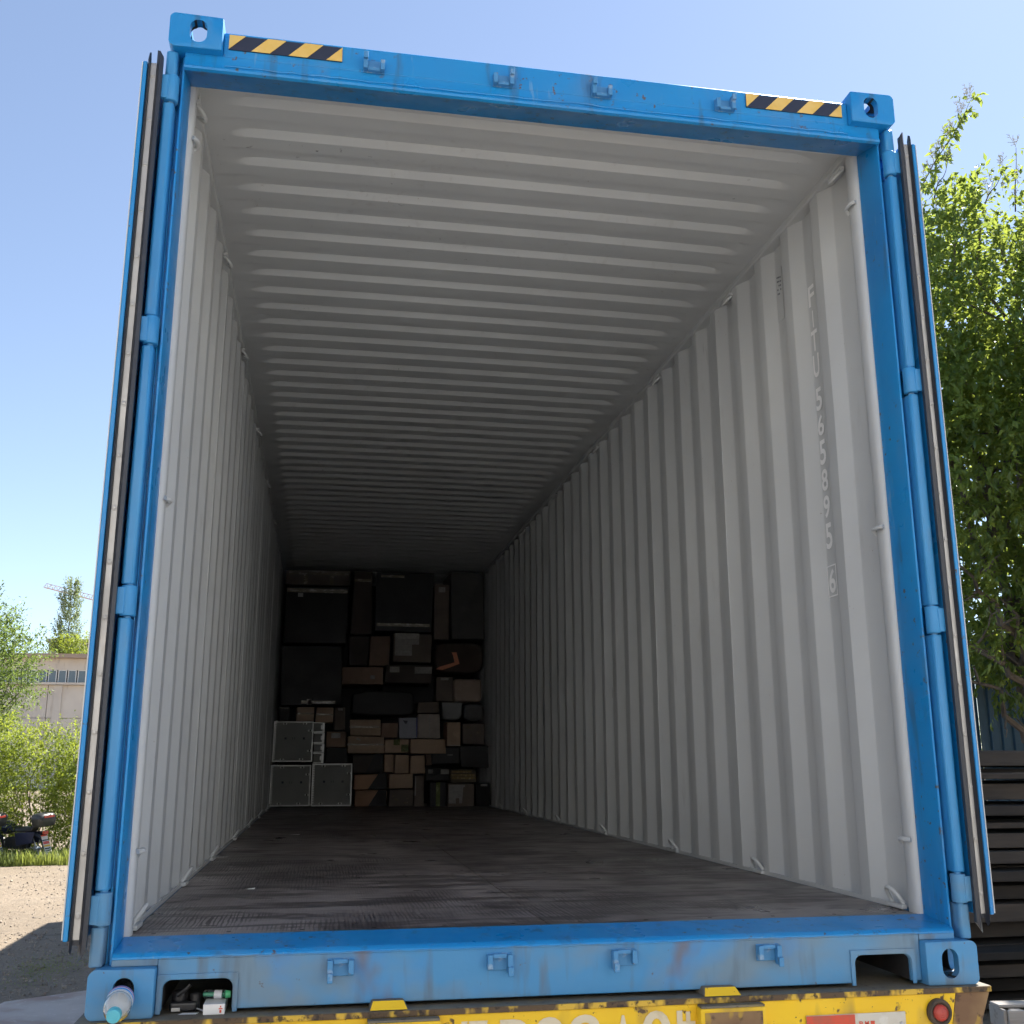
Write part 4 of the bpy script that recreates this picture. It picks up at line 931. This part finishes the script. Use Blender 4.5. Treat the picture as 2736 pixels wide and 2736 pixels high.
# low sunlit sprays in the shade
for c in ((7.35, 8.4, 2.62), (7.15, 8.3, 2.05), (7.75, 8.6, 2.25)):
    for k in range(5): spray(quads, R, Vector(c) - loc + rdir(R) * .15, Vector((-.5, -.3, .1)) + rdir(R) * .6, .3, 6, .11, .3)
twig.build('twig', m_bark, TG); tag(pan.build('flower_panicle', m_flower, TG), kind='stuff')
# the leaves that show largest are parts of their own, the rest one mass
cl = cam.location; keyed = sorted(quads, key=lambda q: (Vector(q[0]) + loc - cl).length)
from bpy_extras.object_utils import world_to_camera_view
bpy.context.view_layer.update()
big, rest = [], []
for q in keyed:
    if len(big) < 260:
        v = world_to_camera_view(SC, cam, Vector(q[0]) + loc)
        if .905 < v.x < 1.0 and .05 < v.y < .95: big.append(q); continue
    rest.append(q)
for q in big:
    me = bpy.data.meshes.new('leaf'); c0 = Vector(q[0]); me.from_pydata([tuple(Vector(v) - c0) for v in q], [], LF); me.materials.append(m_leafR)
    o = put('leaf', me, TG); o.location = c0
leaves_obj('crown', rest, m_leafR, TG, 'stuff')

# unseen second tree, added outside the right edge to shade the timber stack
R.seed(733)
T2 = thing('broadleaf_tree', 'added unseen broad-leaved tree outside the right edge, shading the timber stack', 'tree', (10.2, 5.0, GZ)); l2 = Vector((10.2, 5.0, GZ)); w2 = MB(); q2 = []
limb(w2, R, (0, 0, 0), (-.2, .1, 3.4), .22, .14, .03)
for k in range(9):
    e, u = in_ell(R, (-.3, .2, 5.9), (2.1, 2.0, 1.9), .6); limb(w2, R, (-.15, .05, 2.6 + .1 * k), e, .07, .012, .05, 6, 6)
w2.build('trunk', m_bark, T2, smooth=True)
for k in range(900):
    p_, u = in_ell(R, (9.7, 5.2, 4.8), (2.7, 2.8, 2.5), .3); spray(q2, R, p_ - l2, u + Vector((0, 0, .3)), .5, 9, .19, .4)
leaves_obj('crown', q2, m_leafR, T2, 'stuff')
# --- left background: tree, shrubs, grass
def bush(name, label, cat, base, ells, L, mat, group=None, stems=6, droop=.1):
    T = thing(name, label, cat, base, group=group); b0 = Vector(base); qs = []; wd_ = MB()
    for k in range(stems):
        c, r, n = ells[k % len(ells)]; e, u = in_ell(R, c, r, .3); limb(wd_, R, (R.uniform(-.1, .1), R.uniform(-.1, .1), 0), e - b0, .015 if cat == 'shrub' else .045, .006, .06, 6, 5)
    wd_.build('stem' if cat == 'shrub' else 'trunk', m_bark, T, smooth=True)
    for c, r, n in ells:
        for k in range(n):
            p_, u = in_ell(R, c, r, .4)
            if p_.z < GZ + .05: continue
            spray(qs, R, p_ - b0, u + Vector((0, 0, .5)) + rdir(R) * .5, L * R.uniform(3, 6), R.randint(6, 10), L, droop)
    tag(leaves_obj('foliage' if cat == 'shrub' else 'crown', qs, mat, T), kind='stuff'); return T
R.seed(88)
bush('leafy_tree', 'leafy green tree with feathery right-hand sprays at the left edge', 'tree', (-8.7, 22, GZ), [((-8.55, 22, 2.5), (1.55, 1.3, 1.35), 1900), ((-8.8, 22, 3.5), (1.35, 1.2, .9), 800), ((-7.3, 21.8, 3.0), (.65, .5, .4), 45), ((-7.5, 21.8, 2.4), (.5, .5, .4), 45), ((-8.3, 21.7, 1.3), (1.0, .7, .7), 380)], .085, m_leafL, stems=10)
bush('shrub', 'yellow-green roadside shrub directly behind the parked motorcycle', 'shrub', (-6.0, 19.3, GZ), [((-6.1, 19.3, .1), (.85, .6, 1.15), 1300)], .07, m_leafS, 'roadside shrubs')
bush('shrub', 'dense tall shrub at the left edge behind the second motorcycle', 'shrub', (-7.3, 19.6, GZ), [((-7.2, 19.6, .3), (.8, .6, 1.35), 1200)], .07, m_leafS, 'roadside shrubs')
bush('shrub', 'bright yellow-green shrub with upright shoots beside the blue left door', 'shrub', (-5.05, 19.0, GZ), [((-5.1, 19.1, -.15), (.55, .5, 1.05), 900), ((-5.3, 19.0, .9), (.2, .2, .5), 90)], .065, m_leafS, 'roadside shrubs')
bush('shrub', 'shrub mostly hidden behind the left container door', 'shrub', (-4.1, 19.6, GZ), [((-4.1, 19.6, .5), (.7, .6, 1.5), 700)], .07, m_leafS, 'roadside shrubs')
bush('shrub', 'slender shrub reaching up in front of the beige building', 'shrub', (-5.5, 20.6, GZ), [((-4.98, 20.5, 1.2), (.2, .25, .9), 110), ((-5.6, 20.5, .1), (.6, .4, 1.1), 300)], .07, m_leafL, 'roadside shrubs')
def blades(name, label, n, fn, h0, h1, mat=None, kind='stuff'):
    vs = []; fs = []
    for k in range(n):
        x, y = fn(); h = R.uniform(h0, h1); a = R.uniform(0, 2 * pi); w = h * .05 + .002; b = R.uniform(.1, .6) * h; ca, sa = cos(a), sin(a); z = gh(x, y) - .01
        o = len(vs); vs += [(x - sa * w, y + ca * w, z), (x + sa * w, y - ca * w, z), (x + ca * b * .4 + sa * w * .6, y + sa * b * .4 - ca * w * .6, z + h * .6), (x + ca * b * .4 - sa * w * .6, y + sa * b * .4 + ca * w * .6, z + h * .6), (x + ca * b, y + sa * b, z + h)]
        fs += [(o, o + 1, o + 2, o + 3), (o + 3, o + 2, o + 4)]
    me = bpy.data.meshes.new(name); me.from_pydata(vs, [], fs); me.materials.append(mat or m_grass)
    return tag(put(name, me), label, 'grass', kind=kind)
R.seed(4)
blades('roadside_grass', 'tall grass strip along the far edge of the yard', 11000, lambda: (R.uniform(-9.5, -2.5), 17.55 + abs(R.gauss(0, .75))), .04, .30)
blades('grass_tuft', 'low green grass patch on the shaded ground at left', 2600, lambda: (-2.95 + R.gauss(0, .16), 7.5 + R.gauss(0, .40)), .008, .026)
# pebbles
peb = MB(); R.seed(15)
for k in range(8000):
    x, y = (R.uniform(-7, -1.6), R.uniform(3.5, 17.4)) if k < 5000 else (R.uniform(-4.6, -1.4), R.uniform(4.5, 9.5)); r_ = abs(R.gauss(0, .0085)) + .004; z = gh(x, y)
    M_ = Matrix.Translation((x, y, z + r_ * .15)) @ Euler((R.uniform(0, 6), R.uniform(0, 6), R.uniform(0, 6))).to_matrix().to_4x4()
    peb.add([M_ @ (Vector(v) * r_ * R.uniform(.7, 1.2)) for v in ((1, 0, 0), (-1, 0, 0), (0, 1, 0), (0, -1, 0), (0, 0, .7), (0, 0, -.7))], [(0, 2, 4), (2, 1, 4), (1, 3, 4), (3, 0, 4), (2, 0, 5), (1, 2, 5), (3, 1, 5), (0, 3, 5)])
tag(peb.build('pebbles', MK('pebble', (.33, .28, .22), .9).layer((.2, .17, .14), 4, .4, .6, .9).m), 'loose pebbles scattered over the yard', 'gravel', kind='stuff')

# ------------------------------------------------------------------ motorcycles
m_mblack = MK('moto_black', (.018, .018, .020), .35).layer((.05, .045, .04), 12, .5, .7, .6).m
m_mblue = MK('moto_body', (.030, .034, .07), .3).m
m_mred = M0('moto_red', (.55, .07, .04), .3).m
m_box = MK('top_box', (.035, .036, .037), .45).layer((.075, .075, .07), 5, .45, .65, .7).m
def motorcycle(loc_, rz, label):
    T = thing('motorcycle', label, 'motorcycle', loc_, (0, radians(-4), rz), 'motorcycles parked on the verge')
    for y in (.62, -.62):
        W = Matrix.Translation((0, y, .29)) @ Matrix.Rotation(pi / 2, 4, 'Y')
        w_ = MB().lathe([(.22, -.035), (.26, -.045), (.285, -.025), (.29, 0), (.285, .025), (.26, .045), (.22, .035)], 24, W); w_.f = w_.f[:-2]
        w_ = w_.build('wheel', m_rubber, T, smooth=True)
        rm = MB(); rm.lathe([(.0, -.05), (.05, -.05), (.05, .05), (.0, .05)], 12, W)
        for k in range(6):
            a = k * pi / 3; rm.tube([(0, y + .04 * cos(a), .29 + .04 * sin(a)), (0, y + .225 * cos(a), .29 + .225 * sin(a))], .012, 5)
        rm.build('rim', m_steel, w_)
    MB().box(-.10, .10, -.25, .25, .26, .50).build('engine', m_dark, T, bevel=.04)
    MB().add([(-.10, -.55, .62), (.10, -.55, .62), (.13, .05, .60), (-.13, .05, .60), (-.08, -.60, .72), (.08, -.60, .72), (.10, .10, .70), (-.10, .10, .70)], [(0, 1, 2, 3), (7, 6, 5, 4), (0, 4, 5, 1), (1, 5, 6, 2), (2, 6, 7, 3), (3, 7, 4, 0)]).build('seat', m_mblack, T, bevel=.03)
    MB().lathe([(0, -.24), (.08, -.22), (.14, -.08), (.14, .06), (.07, .2), (0, .22)], 16, Matrix.Translation((0, .28, .68)) @ Matrix.Rotation(pi / 2, 4, 'X')).build('tank', m_mblue, T, smooth=True)
    for s in (-1, 1): MB().add([(s * .11, -.6, .40), (s * .13, -.15, .34), (s * .14, -.10, .60), (s * .10, -.66, .62), (s * .09, -.6, .40), (s * .10, -.15, .34), (s * .11, -.10, .60), (s * .08, -.66, .62)], [(0, 1, 2, 3), (7, 6, 5, 4), (0, 4, 5, 1), (1, 5, 6, 2), (2, 6, 7, 3), (3, 7, 4, 0)]).build('side_cover', m_mblue, T, bevel=.012)
    MB().tube([(0, .62, .29), (0, .45, .80)], .03, 8).build('fork', m_steel, T)
    MB().tube([(-.33, .34, .86), (-.14, .42, .84), (.14, .42, .84), (.33, .34, .86)], .014, 8).build('handlebar', m_mblack, T, smooth=True)
    for s in (-1, 1):
        mr = MB().tube([(s * .22, .40, .86), (s * .30, .42, 1.04)], .006, 6); mr.lathe([(0, 0), (.05, .004), (.05, .012), (0, .016)], 14, Matrix.Translation((s * .32, .41, 1.08)) @ Matrix.Rotation(pi / 2, 4, 'X')); mr.build('mirror', m_mblack, T)
    MB().lathe([(0, 0), (.07, .01), (.08, .08), (.04, .14), (0, .15)], 16, Matrix.Translation((0, .52, .78)) @ Matrix.Rotation(-pi / 2, 4, 'X')).build('headlight', m_steel, T, smooth=True)
    # top box: rounded tub with lid and red reflector
    tb = MB(); n = 28
    for z, k in ((.735, .80), (.76, .90), (.86, 1.0), (.885, 1.0)):
        for i in range(n):
            a = 2 * pi * i / n; c, s_ = cos(a), sin(a); tb.v.append((math.copysign(abs(c) ** .5, c) * .215 * k, -.80 + math.copysign(abs(s_) ** .5, s_) * .175 * k, z))
    tb.f = [(j * n + i, j * n + (i + 1) % n, (j + 1) * n + (i + 1) % n, (j + 1) * n + i) for j in range(3) for i in range(n)] + [tuple(reversed(range(n))), tuple(range(3 * n, 4 * n))]; tb.mi = [0] * len(tb.f)
    tbo = tb.build('top_box', m_box, T, smooth=True, ang=40)
    ld = MB()
    for z, k in ((.890, 1.03), (.93, 1.0), (.975, .86), (.995, .60)):
        for i in range(n):
            a = 2 * pi * i / n; c, s_ = cos(a), sin(a); ld.v.append((math.copysign(abs(c) ** .5, c) * .215 * k, -.80 + math.copysign(abs(s_) ** .5, s_) * .175 * k, z))
    ld.f = list(tb.f); ld.mi = [0] * len(ld.f); ld.build('lid', m_box, tbo, smooth=True, ang=60)
    MB().box(-.12, .12, -.985, -.955, .905, .945).build('reflector', m_mred, tbo, bevel=.008)
    MB().box(-.10, .10, -.80, -.55, .715, .733).build('carrier_rack', m_mblack, T)
    MB().box(-.055, .055, -.90, -.84, .575, .64).build('tail_light', m_mred, T, bevel=.012)
    MB().add([(-.07, -.80, .60), (.07, -.80, .60), (.07, -.98, .22), (-.07, -.98, .22), (-.07, -.79, .60), (.07, -.79, .60), (.07, -.97, .22), (-.07, -.97, .22)], [(0, 1, 2, 3), (7, 6, 5, 4), (0, 4, 5, 1), (1, 5, 6, 2), (2, 6, 7, 3), (3, 7, 4, 0)]).build('mudguard', m_mblack, T)
    def pl(z0, z1, w, mat, nm, off=.004):
        yy = lambda z: -.80 - (.60 - z) * .18 / .38 - off
        return MB().add([(-w, yy(z1), z1), (w, yy(z1), z1), (w, yy(z0), z0), (-w, yy(z0), z0)], [(0, 1, 2, 3)]).build(nm, mat, T)
    pl(.47, .55, .075, M0('plate_white', (.62, .55, .50), .5).m, 'licence_plate'); pl(.535, .56, .07, m_mred, 'plate_band', .007)
    f_ = pl(.20, .45, .080, M0('flap_white', (.66, .62, .56), .6).m, 'mud_flap', .012)
    pl(.385, .44, .072, m_mred, 'flap_print', .015); pl(.335, .37, .072, M0('flap_yellow', (.7, .42, .05), .6).m, 'flap_print', .015); pl(.29, .315, .070, m_mblack, 'flap_print', .015); pl(.255, .275, .070, m_mblack, 'flap_print', .015)
    return T
MC = motorcycle((-6.15, 18.75, GZ - .02), radians(52), 'dark motorcycle with large top box and red reflector parked on the grass verge')
MC.scale = (.9, .9, .9); MC2 = dupe(MC); MC2.location = (-7.0, 18.7, GZ - .02); MC2.rotation_euler = (0, radians(-5), radians(55)); MC2['label'] = 'second motorcycle cut off by the left edge of the picture, red tail light showing'

# ------------------------------------------------------------------ buildings, poplar and crane behind
def far(x, z, y0, y1):
    t = (y1 + 2.9456) / (y0 + 2.9456); return (-.6709 + (x + .6709) * t, .6179 + (z - .6179) * t)
m_bwall = MK('beige_render', (.66, .59, .51), .85).layer((.57, .50, .43), .5, .4, .65, .8).layer((.35, .30, .25), 3, .6, .74, .6, stretch=(1, 1, .2)).perobj(.05).m
m_beave = MK('eave_brown', (.40, .30, .23), .8).m
m_glass = MK('window_glass', (.10, .13, .16), .08, spec=.7).m
m_wframe = MK('window_frame', (.66, .65, .62), .5).m
YB = 80
BB = thing('workshop_building', 'low beige panel building with a strip of windows behind the shrubs', 'building', (0, YB, GZ))
XA, XB_ = -44.0, -12.0
jx = far(-9.543, 2.0, 34, YB)[0]; z_led = far(-9.4, 3.165, 34, YB)[1]; z_hj = far(-9.3, 2.086, 34, YB)[1]; z_w0 = far(0, 3.226, 34, YB)[1]; z_w1 = far(0, 3.612, 34, YB)[1]; z_e = far(0, 4.035, 34, YB)[1]
x = jx - 5.6 * 5
while x < XB_:
    for a, b in ((GZ - GZ, (z_hj - GZ) * .5), ((z_hj - GZ) * .5, z_hj - GZ), (z_hj - GZ, z_led - GZ)):
        MB().box(x + .02, x + 5.58, 0, .25, a + .02, b - .02).build('wall_panel', m_bwall, BB, bevel=.01)
    MB().box(x + .45, x + 1.0, -.14, -.005, 0, z_led - GZ - .03).build('pilaster', m_bwall, BB)
    x += 5.6
MB().box(XA, XB_, .26, 14, 0, z_led - GZ).build('wall_core', m_bwall, BB)
MB().box(XA, XB_, -.35, .2, z_led - GZ, z_led - GZ + .16).build('ledge', m_bwall, BB)
MB().box(XA, XB_, .10, 14, z_w1 - GZ + .10, z_e - GZ).build('wall_band', m_bwall, BB)
MB().box(XA, XB_, -.55, 14.4, z_e - GZ, z_e - GZ + .30).build('roof_edge', m_beave, BB)
MB().box(XA, XB_, .6, 14, z_led - GZ, z_w1 - GZ + .10).build('wall_core', m_glass, BB)
xw = far(-9.52, 0, 34, YB)[0] - 12.6
while xw < XB_ - 1:
    w = MB(); z0, z1 = z_w0 - GZ - .02, z_w1 - GZ + .04
    w.box(xw, xw + .60, .12, .20, z1, z1 + .08); w.box(xw, xw + .60, .12, .20, z0 - .06, z0); w.box(xw, xw + .07, .12, .20, z0, z1); w.box(xw + .53, xw + .60, .12, .20, z0, z1)
    o = w.build('window', m_wframe, BB); MB().box(xw + .07, xw + .53, .15, .16, z0, z1).build('pane', m_glass, o)
    xw += .69
YF = 200
FB = thing('office_building', 'distant grey building with white rooftop lettering behind the poplar', 'building', (0, YF, GZ))
m_fw = MK('grey_render', (.46, .45, .45), .85).layer((.40, .39, .39), .3, .4, .6, .7).m
fx0, ft = far(-24.5, 11.38, 95, YF); fx1 = -30
s0, s1 = far(0, 10.352, 95, YF)[1], far(0, 11.051, 95, YF)[1]; w0, w1 = far(0, 9.654, 95, YF)[1], far(0, 10.072, 95, YF)[1]
MB().box(fx0, fx1, .5, 20, 0, ft - GZ - .6).build('wall', m_fw, FB)
MB().box(fx0 - .5, fx1, -.3, 20, ft - GZ - .6, ft - GZ).build('parapet', MK('dark_fascia', (.20, .20, .22), .7).m, FB)
MB().box(fx0, fx1, .3, .5, s0 - GZ - .5, s1 - GZ + .02).build('sign_band', MK('sign_back', (.22, .19, .17), .7).m, FB)
MB().box(fx0, fx1, .2, .5, w1 - GZ, w1 - GZ + .5).build('string_course', m_fw, FB)
sx0 = far(-22.06, 0, 95, YF)[0]; hs = s1 - s0
for a, pts in ((0, ((0, 0), (.28, 0), (.42, 1), (.14, 1))), (.42, ((0, 0), (.22, 0), (.40, .95), (.2, .95))), (.74, ((0, 0), (.3, 0), (.34, .62), (.04, .62))), (.72, ((.0, .82), (.52, .86), (.52, 1), (.02, 1))), (1.28, ((0, 0), (.16, 0), (.2, 1), (.04, 1))), (1.44, ((0, 0), (.34, 0), (.34, .16), (0, .16))), (1.46, ((0, .84), (.5, .84), (.5, 1), (0, 1))), (1.88, ((0, 0), (.16, 0), (.2, .75), (.04, .75))), (2.12, ((0, 0), (.18, 0), (.18, .22), (0, .22)))):
    MB().prism([(s0 - GZ + v * hs, sx0 + (a + u) * hs * .88) for u, v in pts], .12, .28, 'y').build('sign_stroke', M0('sign_white', (.78, .74, .70), .6).m, FB)
for k in range(14):
    xw = fx0 + .6 + k * 1.18
    for r_ in range(5):
        zz = w0 - GZ - r_ * 2.4
        if xw + .8 < fx1 and zz > 1: o = MB().box(xw, xw + .80, .40, .49, zz, zz + (w1 - w0)).build('window', m_glass, FB)
R.seed(61)
YP = 97
px_, pz_ = far(-11.0, 7.73, 42, YP); pk_ = (YP + 2.9456) / 68.9456
PT = thing('poplar_tree', 'slim upright poplar rising beside the distant building at left', 'tree', (px_, YP, GZ))
pw = MB(); limb(pw, R, (0, 0, 0), (.1, 0, pz_ - GZ - .6), .16, .03, .01, 8, 7); pw.build('trunk', m_bark, PT, smooth=True)
qs = []; H = pz_ - GZ
for k in range(820):
    z = R.uniform(9.0, H); t = z / H
    rad = pk_ * (.95 if t < .72 else .95 - (t - .72) * 2.0) * (.8 + .5 * mnoise.noise((z * .9, 3, 1)))
    a = R.uniform(0, 2 * pi); k_ = sqrt(R.random()); p_ = Vector((cos(a) * rad * k_ + (.12 if z > H * .5 else -.1), sin(a) * rad * k_, z))
    if mnoise.noise(p_ * 1.1) < -.25: continue
    spray(qs, R, p_, Vector((cos(a) * .4, sin(a) * .4, 1)), R.uniform(.6, 1.2), R.randint(7, 11), .23, .1)
tag(leaves_obj('crown', qs, m_leafP, PT), kind='stuff')
bush('roadside_tree', 'yellow-green tree in front of the poplar above the beige roof', 'tree', (-22.5, 95, GZ), [((-23.4, 95.5, 9.7), (1.0, .9, 1.5), 220), ((-22.0, 95.5, 10.0), (1.0, .9, 1.3), 220), ((-20.9, 95.5, 9.3), (.6, .6, .7), 60)], .24, m_leafS, stems=3)
# tower crane jib
YC = 330
(cx0, cz0), (cx1, cz1) = far(-39.29, 24.53, 150, YC), far(-32.94, 22.98, 150, YC)
CR = thing('tower_crane', 'pale tower crane jib slanting above the distant roofs', 'crane', (0, YC, GZ))
m_cr = MK('crane_paint', (.62, .50, .46), .6).m
A_, B_ = Vector((cx0, 0, cz0 - GZ)), Vector((cx1, 0, cz1 - GZ)); dirv = (B_ - A_).normalized(); E_ = A_ + dirv * 40
jb = MB(); up = Vector((0, 0, 1.35)); 
for o_ in (Vector((0, -.6, 0)), Vector((0, .6, 0))): jb.tube([A_ + o_, E_ + o_], .13, 5)
jb.tube([A_ + up + dirv * .8, E_ + up], .11, 5)
k = 0.0
while k < 39:
    for o_ in (Vector((0, -.6, 0)), Vector((0, .6, 0))):
        jb.tube([A_ + o_ + dirv * k, A_ + up + dirv * (k + .7)], .06, 4); jb.tube([A_ + up + dirv * (k + .7), A_ + o_ + dirv * (k + 1.4)], .06, 4)
    k += 1.4
jb.build('jib', m_cr, CR)
ms_ = MB(); bx, bz = E_.x, E_.z
for dx in (-.9, .9):
    for dy in (-.9, .9): ms_.tube([(bx + dx, dy, 0), (bx + dx, dy, bz + 6)], .14, 5)
z = 0
while z < bz: 
    ms_.tube([(bx - .9, -.9, z), (bx + .9, -.9, z + 2)], .07, 4); ms_.tube([(bx + .9, .9, z), (bx - .9, .9, z + 2)], .07, 4); z += 2
ms_.build('mast', m_cr, CR)

# ------------------------------------------------------------------ right side: hoarding, timber stack, crate
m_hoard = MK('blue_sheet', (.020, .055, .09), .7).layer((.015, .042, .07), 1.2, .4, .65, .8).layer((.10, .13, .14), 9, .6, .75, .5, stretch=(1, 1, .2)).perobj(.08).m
HB = thing('sheet_metal_fence', 'dark blue sheet-metal fence in the shade below the broad-leaved tree', 'fence', (0, 12.4, GZ))
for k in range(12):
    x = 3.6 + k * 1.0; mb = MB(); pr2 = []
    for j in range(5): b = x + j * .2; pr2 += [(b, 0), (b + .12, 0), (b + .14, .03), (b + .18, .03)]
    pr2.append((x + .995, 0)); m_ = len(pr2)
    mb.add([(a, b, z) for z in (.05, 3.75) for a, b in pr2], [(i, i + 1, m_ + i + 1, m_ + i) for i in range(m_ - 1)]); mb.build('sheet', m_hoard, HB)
for k in range(5): MB().box(3.6 + k * 2.9, 3.68 + k * 2.9, .04, .12, 0, 3.8).build('post', m_dark, HB)
MB().box(3.6, 15.6, -.03, -.004, 3.3, 3.38).build('rail', m_dark, HB)
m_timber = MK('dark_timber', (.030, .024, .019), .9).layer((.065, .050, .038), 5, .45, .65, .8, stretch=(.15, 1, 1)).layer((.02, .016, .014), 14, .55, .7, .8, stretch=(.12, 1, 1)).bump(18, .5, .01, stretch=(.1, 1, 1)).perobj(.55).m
R.seed(33); z = GZ + .01; i = 0; N = 15
names = ['lowest', 'second from the bottom', 'third from the bottom', 'fourth from the bottom', 'fifth from the bottom', 'sixth from the bottom', 'seventh from the bottom', 'middle', 'seventh from the top', 'sixth from the top', 'fifth from the top', 'fourth from the top', 'third from the top', 'second from the top', 'topmost']
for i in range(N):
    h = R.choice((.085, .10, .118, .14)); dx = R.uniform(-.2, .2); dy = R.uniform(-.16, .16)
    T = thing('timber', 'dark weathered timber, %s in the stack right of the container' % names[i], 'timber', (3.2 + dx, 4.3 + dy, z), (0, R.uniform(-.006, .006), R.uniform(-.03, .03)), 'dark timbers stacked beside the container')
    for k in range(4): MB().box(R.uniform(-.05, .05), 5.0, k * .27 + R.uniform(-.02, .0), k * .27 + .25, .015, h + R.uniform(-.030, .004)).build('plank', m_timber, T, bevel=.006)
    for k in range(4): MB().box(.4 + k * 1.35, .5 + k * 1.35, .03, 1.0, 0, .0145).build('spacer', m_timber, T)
    z += h + .013
m_gw = MK('grey_weathered_wood', (.30, .27, .24), .85).layer((.40, .37, .34), 5, .45, .65, .8, stretch=(.15, 1, 1)).layer((.17, .145, .125), 16, .55, .68, .8, stretch=(.1, 1, 1)).bump(22, .5, .008, stretch=(.1, 1, 1)).perobj(.12).m
CRT = thing('wooden_crate', 'grey weathered plank crate on the ground at the lower right corner', 'crate', (3.36, 3.1, GZ - .03), (0, 0, radians(-6)))
for k in range(3): MB().box(0, 1.5, -.02, 0, .012 + k * .118, .118 + k * .118).build('plank', m_gw, CRT, bevel=.004)
for k in range(3): MB().box(-.021, -.001, .0, .17, .012 + k * .118, .118 + k * .118).build('plank', m_gw, CRT, bevel=.004)
for x in (0.03, .75, 1.42): MB().box(x, x + .07, .001, .045, 0, .352).build('batten', m_gw, CRT, bevel=.004)
for k in range(1): MB().box(-.02, 1.5, .05, .16, .3535, .372).build('lid_plank', m_gw, CRT, bevel=.004)

# pale building front added unseen behind the camera to bounce sunlight into the container
m_bounce = MK('white_render', (.82, .815, .80), .85).layer((.77, .765, .75), .6, .42, .62, .8).layer((.40, .36, .32), 4, .6, .75, .5, stretch=(1, 1, .2)).m
WH = thing('bounce_wall', 'added unseen pale wall behind the camera, bouncing sunlight into the container', 'building', (-8, -9.2, GZ))
for k in range(8): MB().box(-20 + k * 5, -15.02 + k * 5, -.3, 0, 0, 8.5).build('wall_panel', m_bounce, WH)
MB().box(-20.2, 20.2, -6, .15, 8.5, 8.8).build('roof_edge', m_beave, WH)
for x in (-12.4, -2.4, 7.6):
    d_ = MB().box(x, x + 3.4, .01, .06, 0, 4.0).build('roller_door', m_dark, WH)

# far-off belt of trees beyond the yard, left and right of the buildings
R.seed(909); qs = []
for k in range(1500):
    x = R.uniform(-190, -47) if k < 900 else R.uniform(40, 170)
    z = R.uniform(0, 1) ** .8 * (6.5 + 3.5 * mnoise.noise((x * .08, 1, 0))); y = 118 + R.uniform(-5, 5)
    for j in range(4): qs.append(leaf_pts(Vector((x + R.uniform(-1, 1), y, GZ + max(.2, z) + R.uniform(-.6, .6))), rdir(R), Vector((0, 0, 1)), R.uniform(.9, 1.7), R.uniform(.6, 1.0)))
o = leaves_obj('distant_trees', qs, m_leafP, None, 'stuff'); tag(o, 'far-off belt of green trees on the horizon', 'trees')
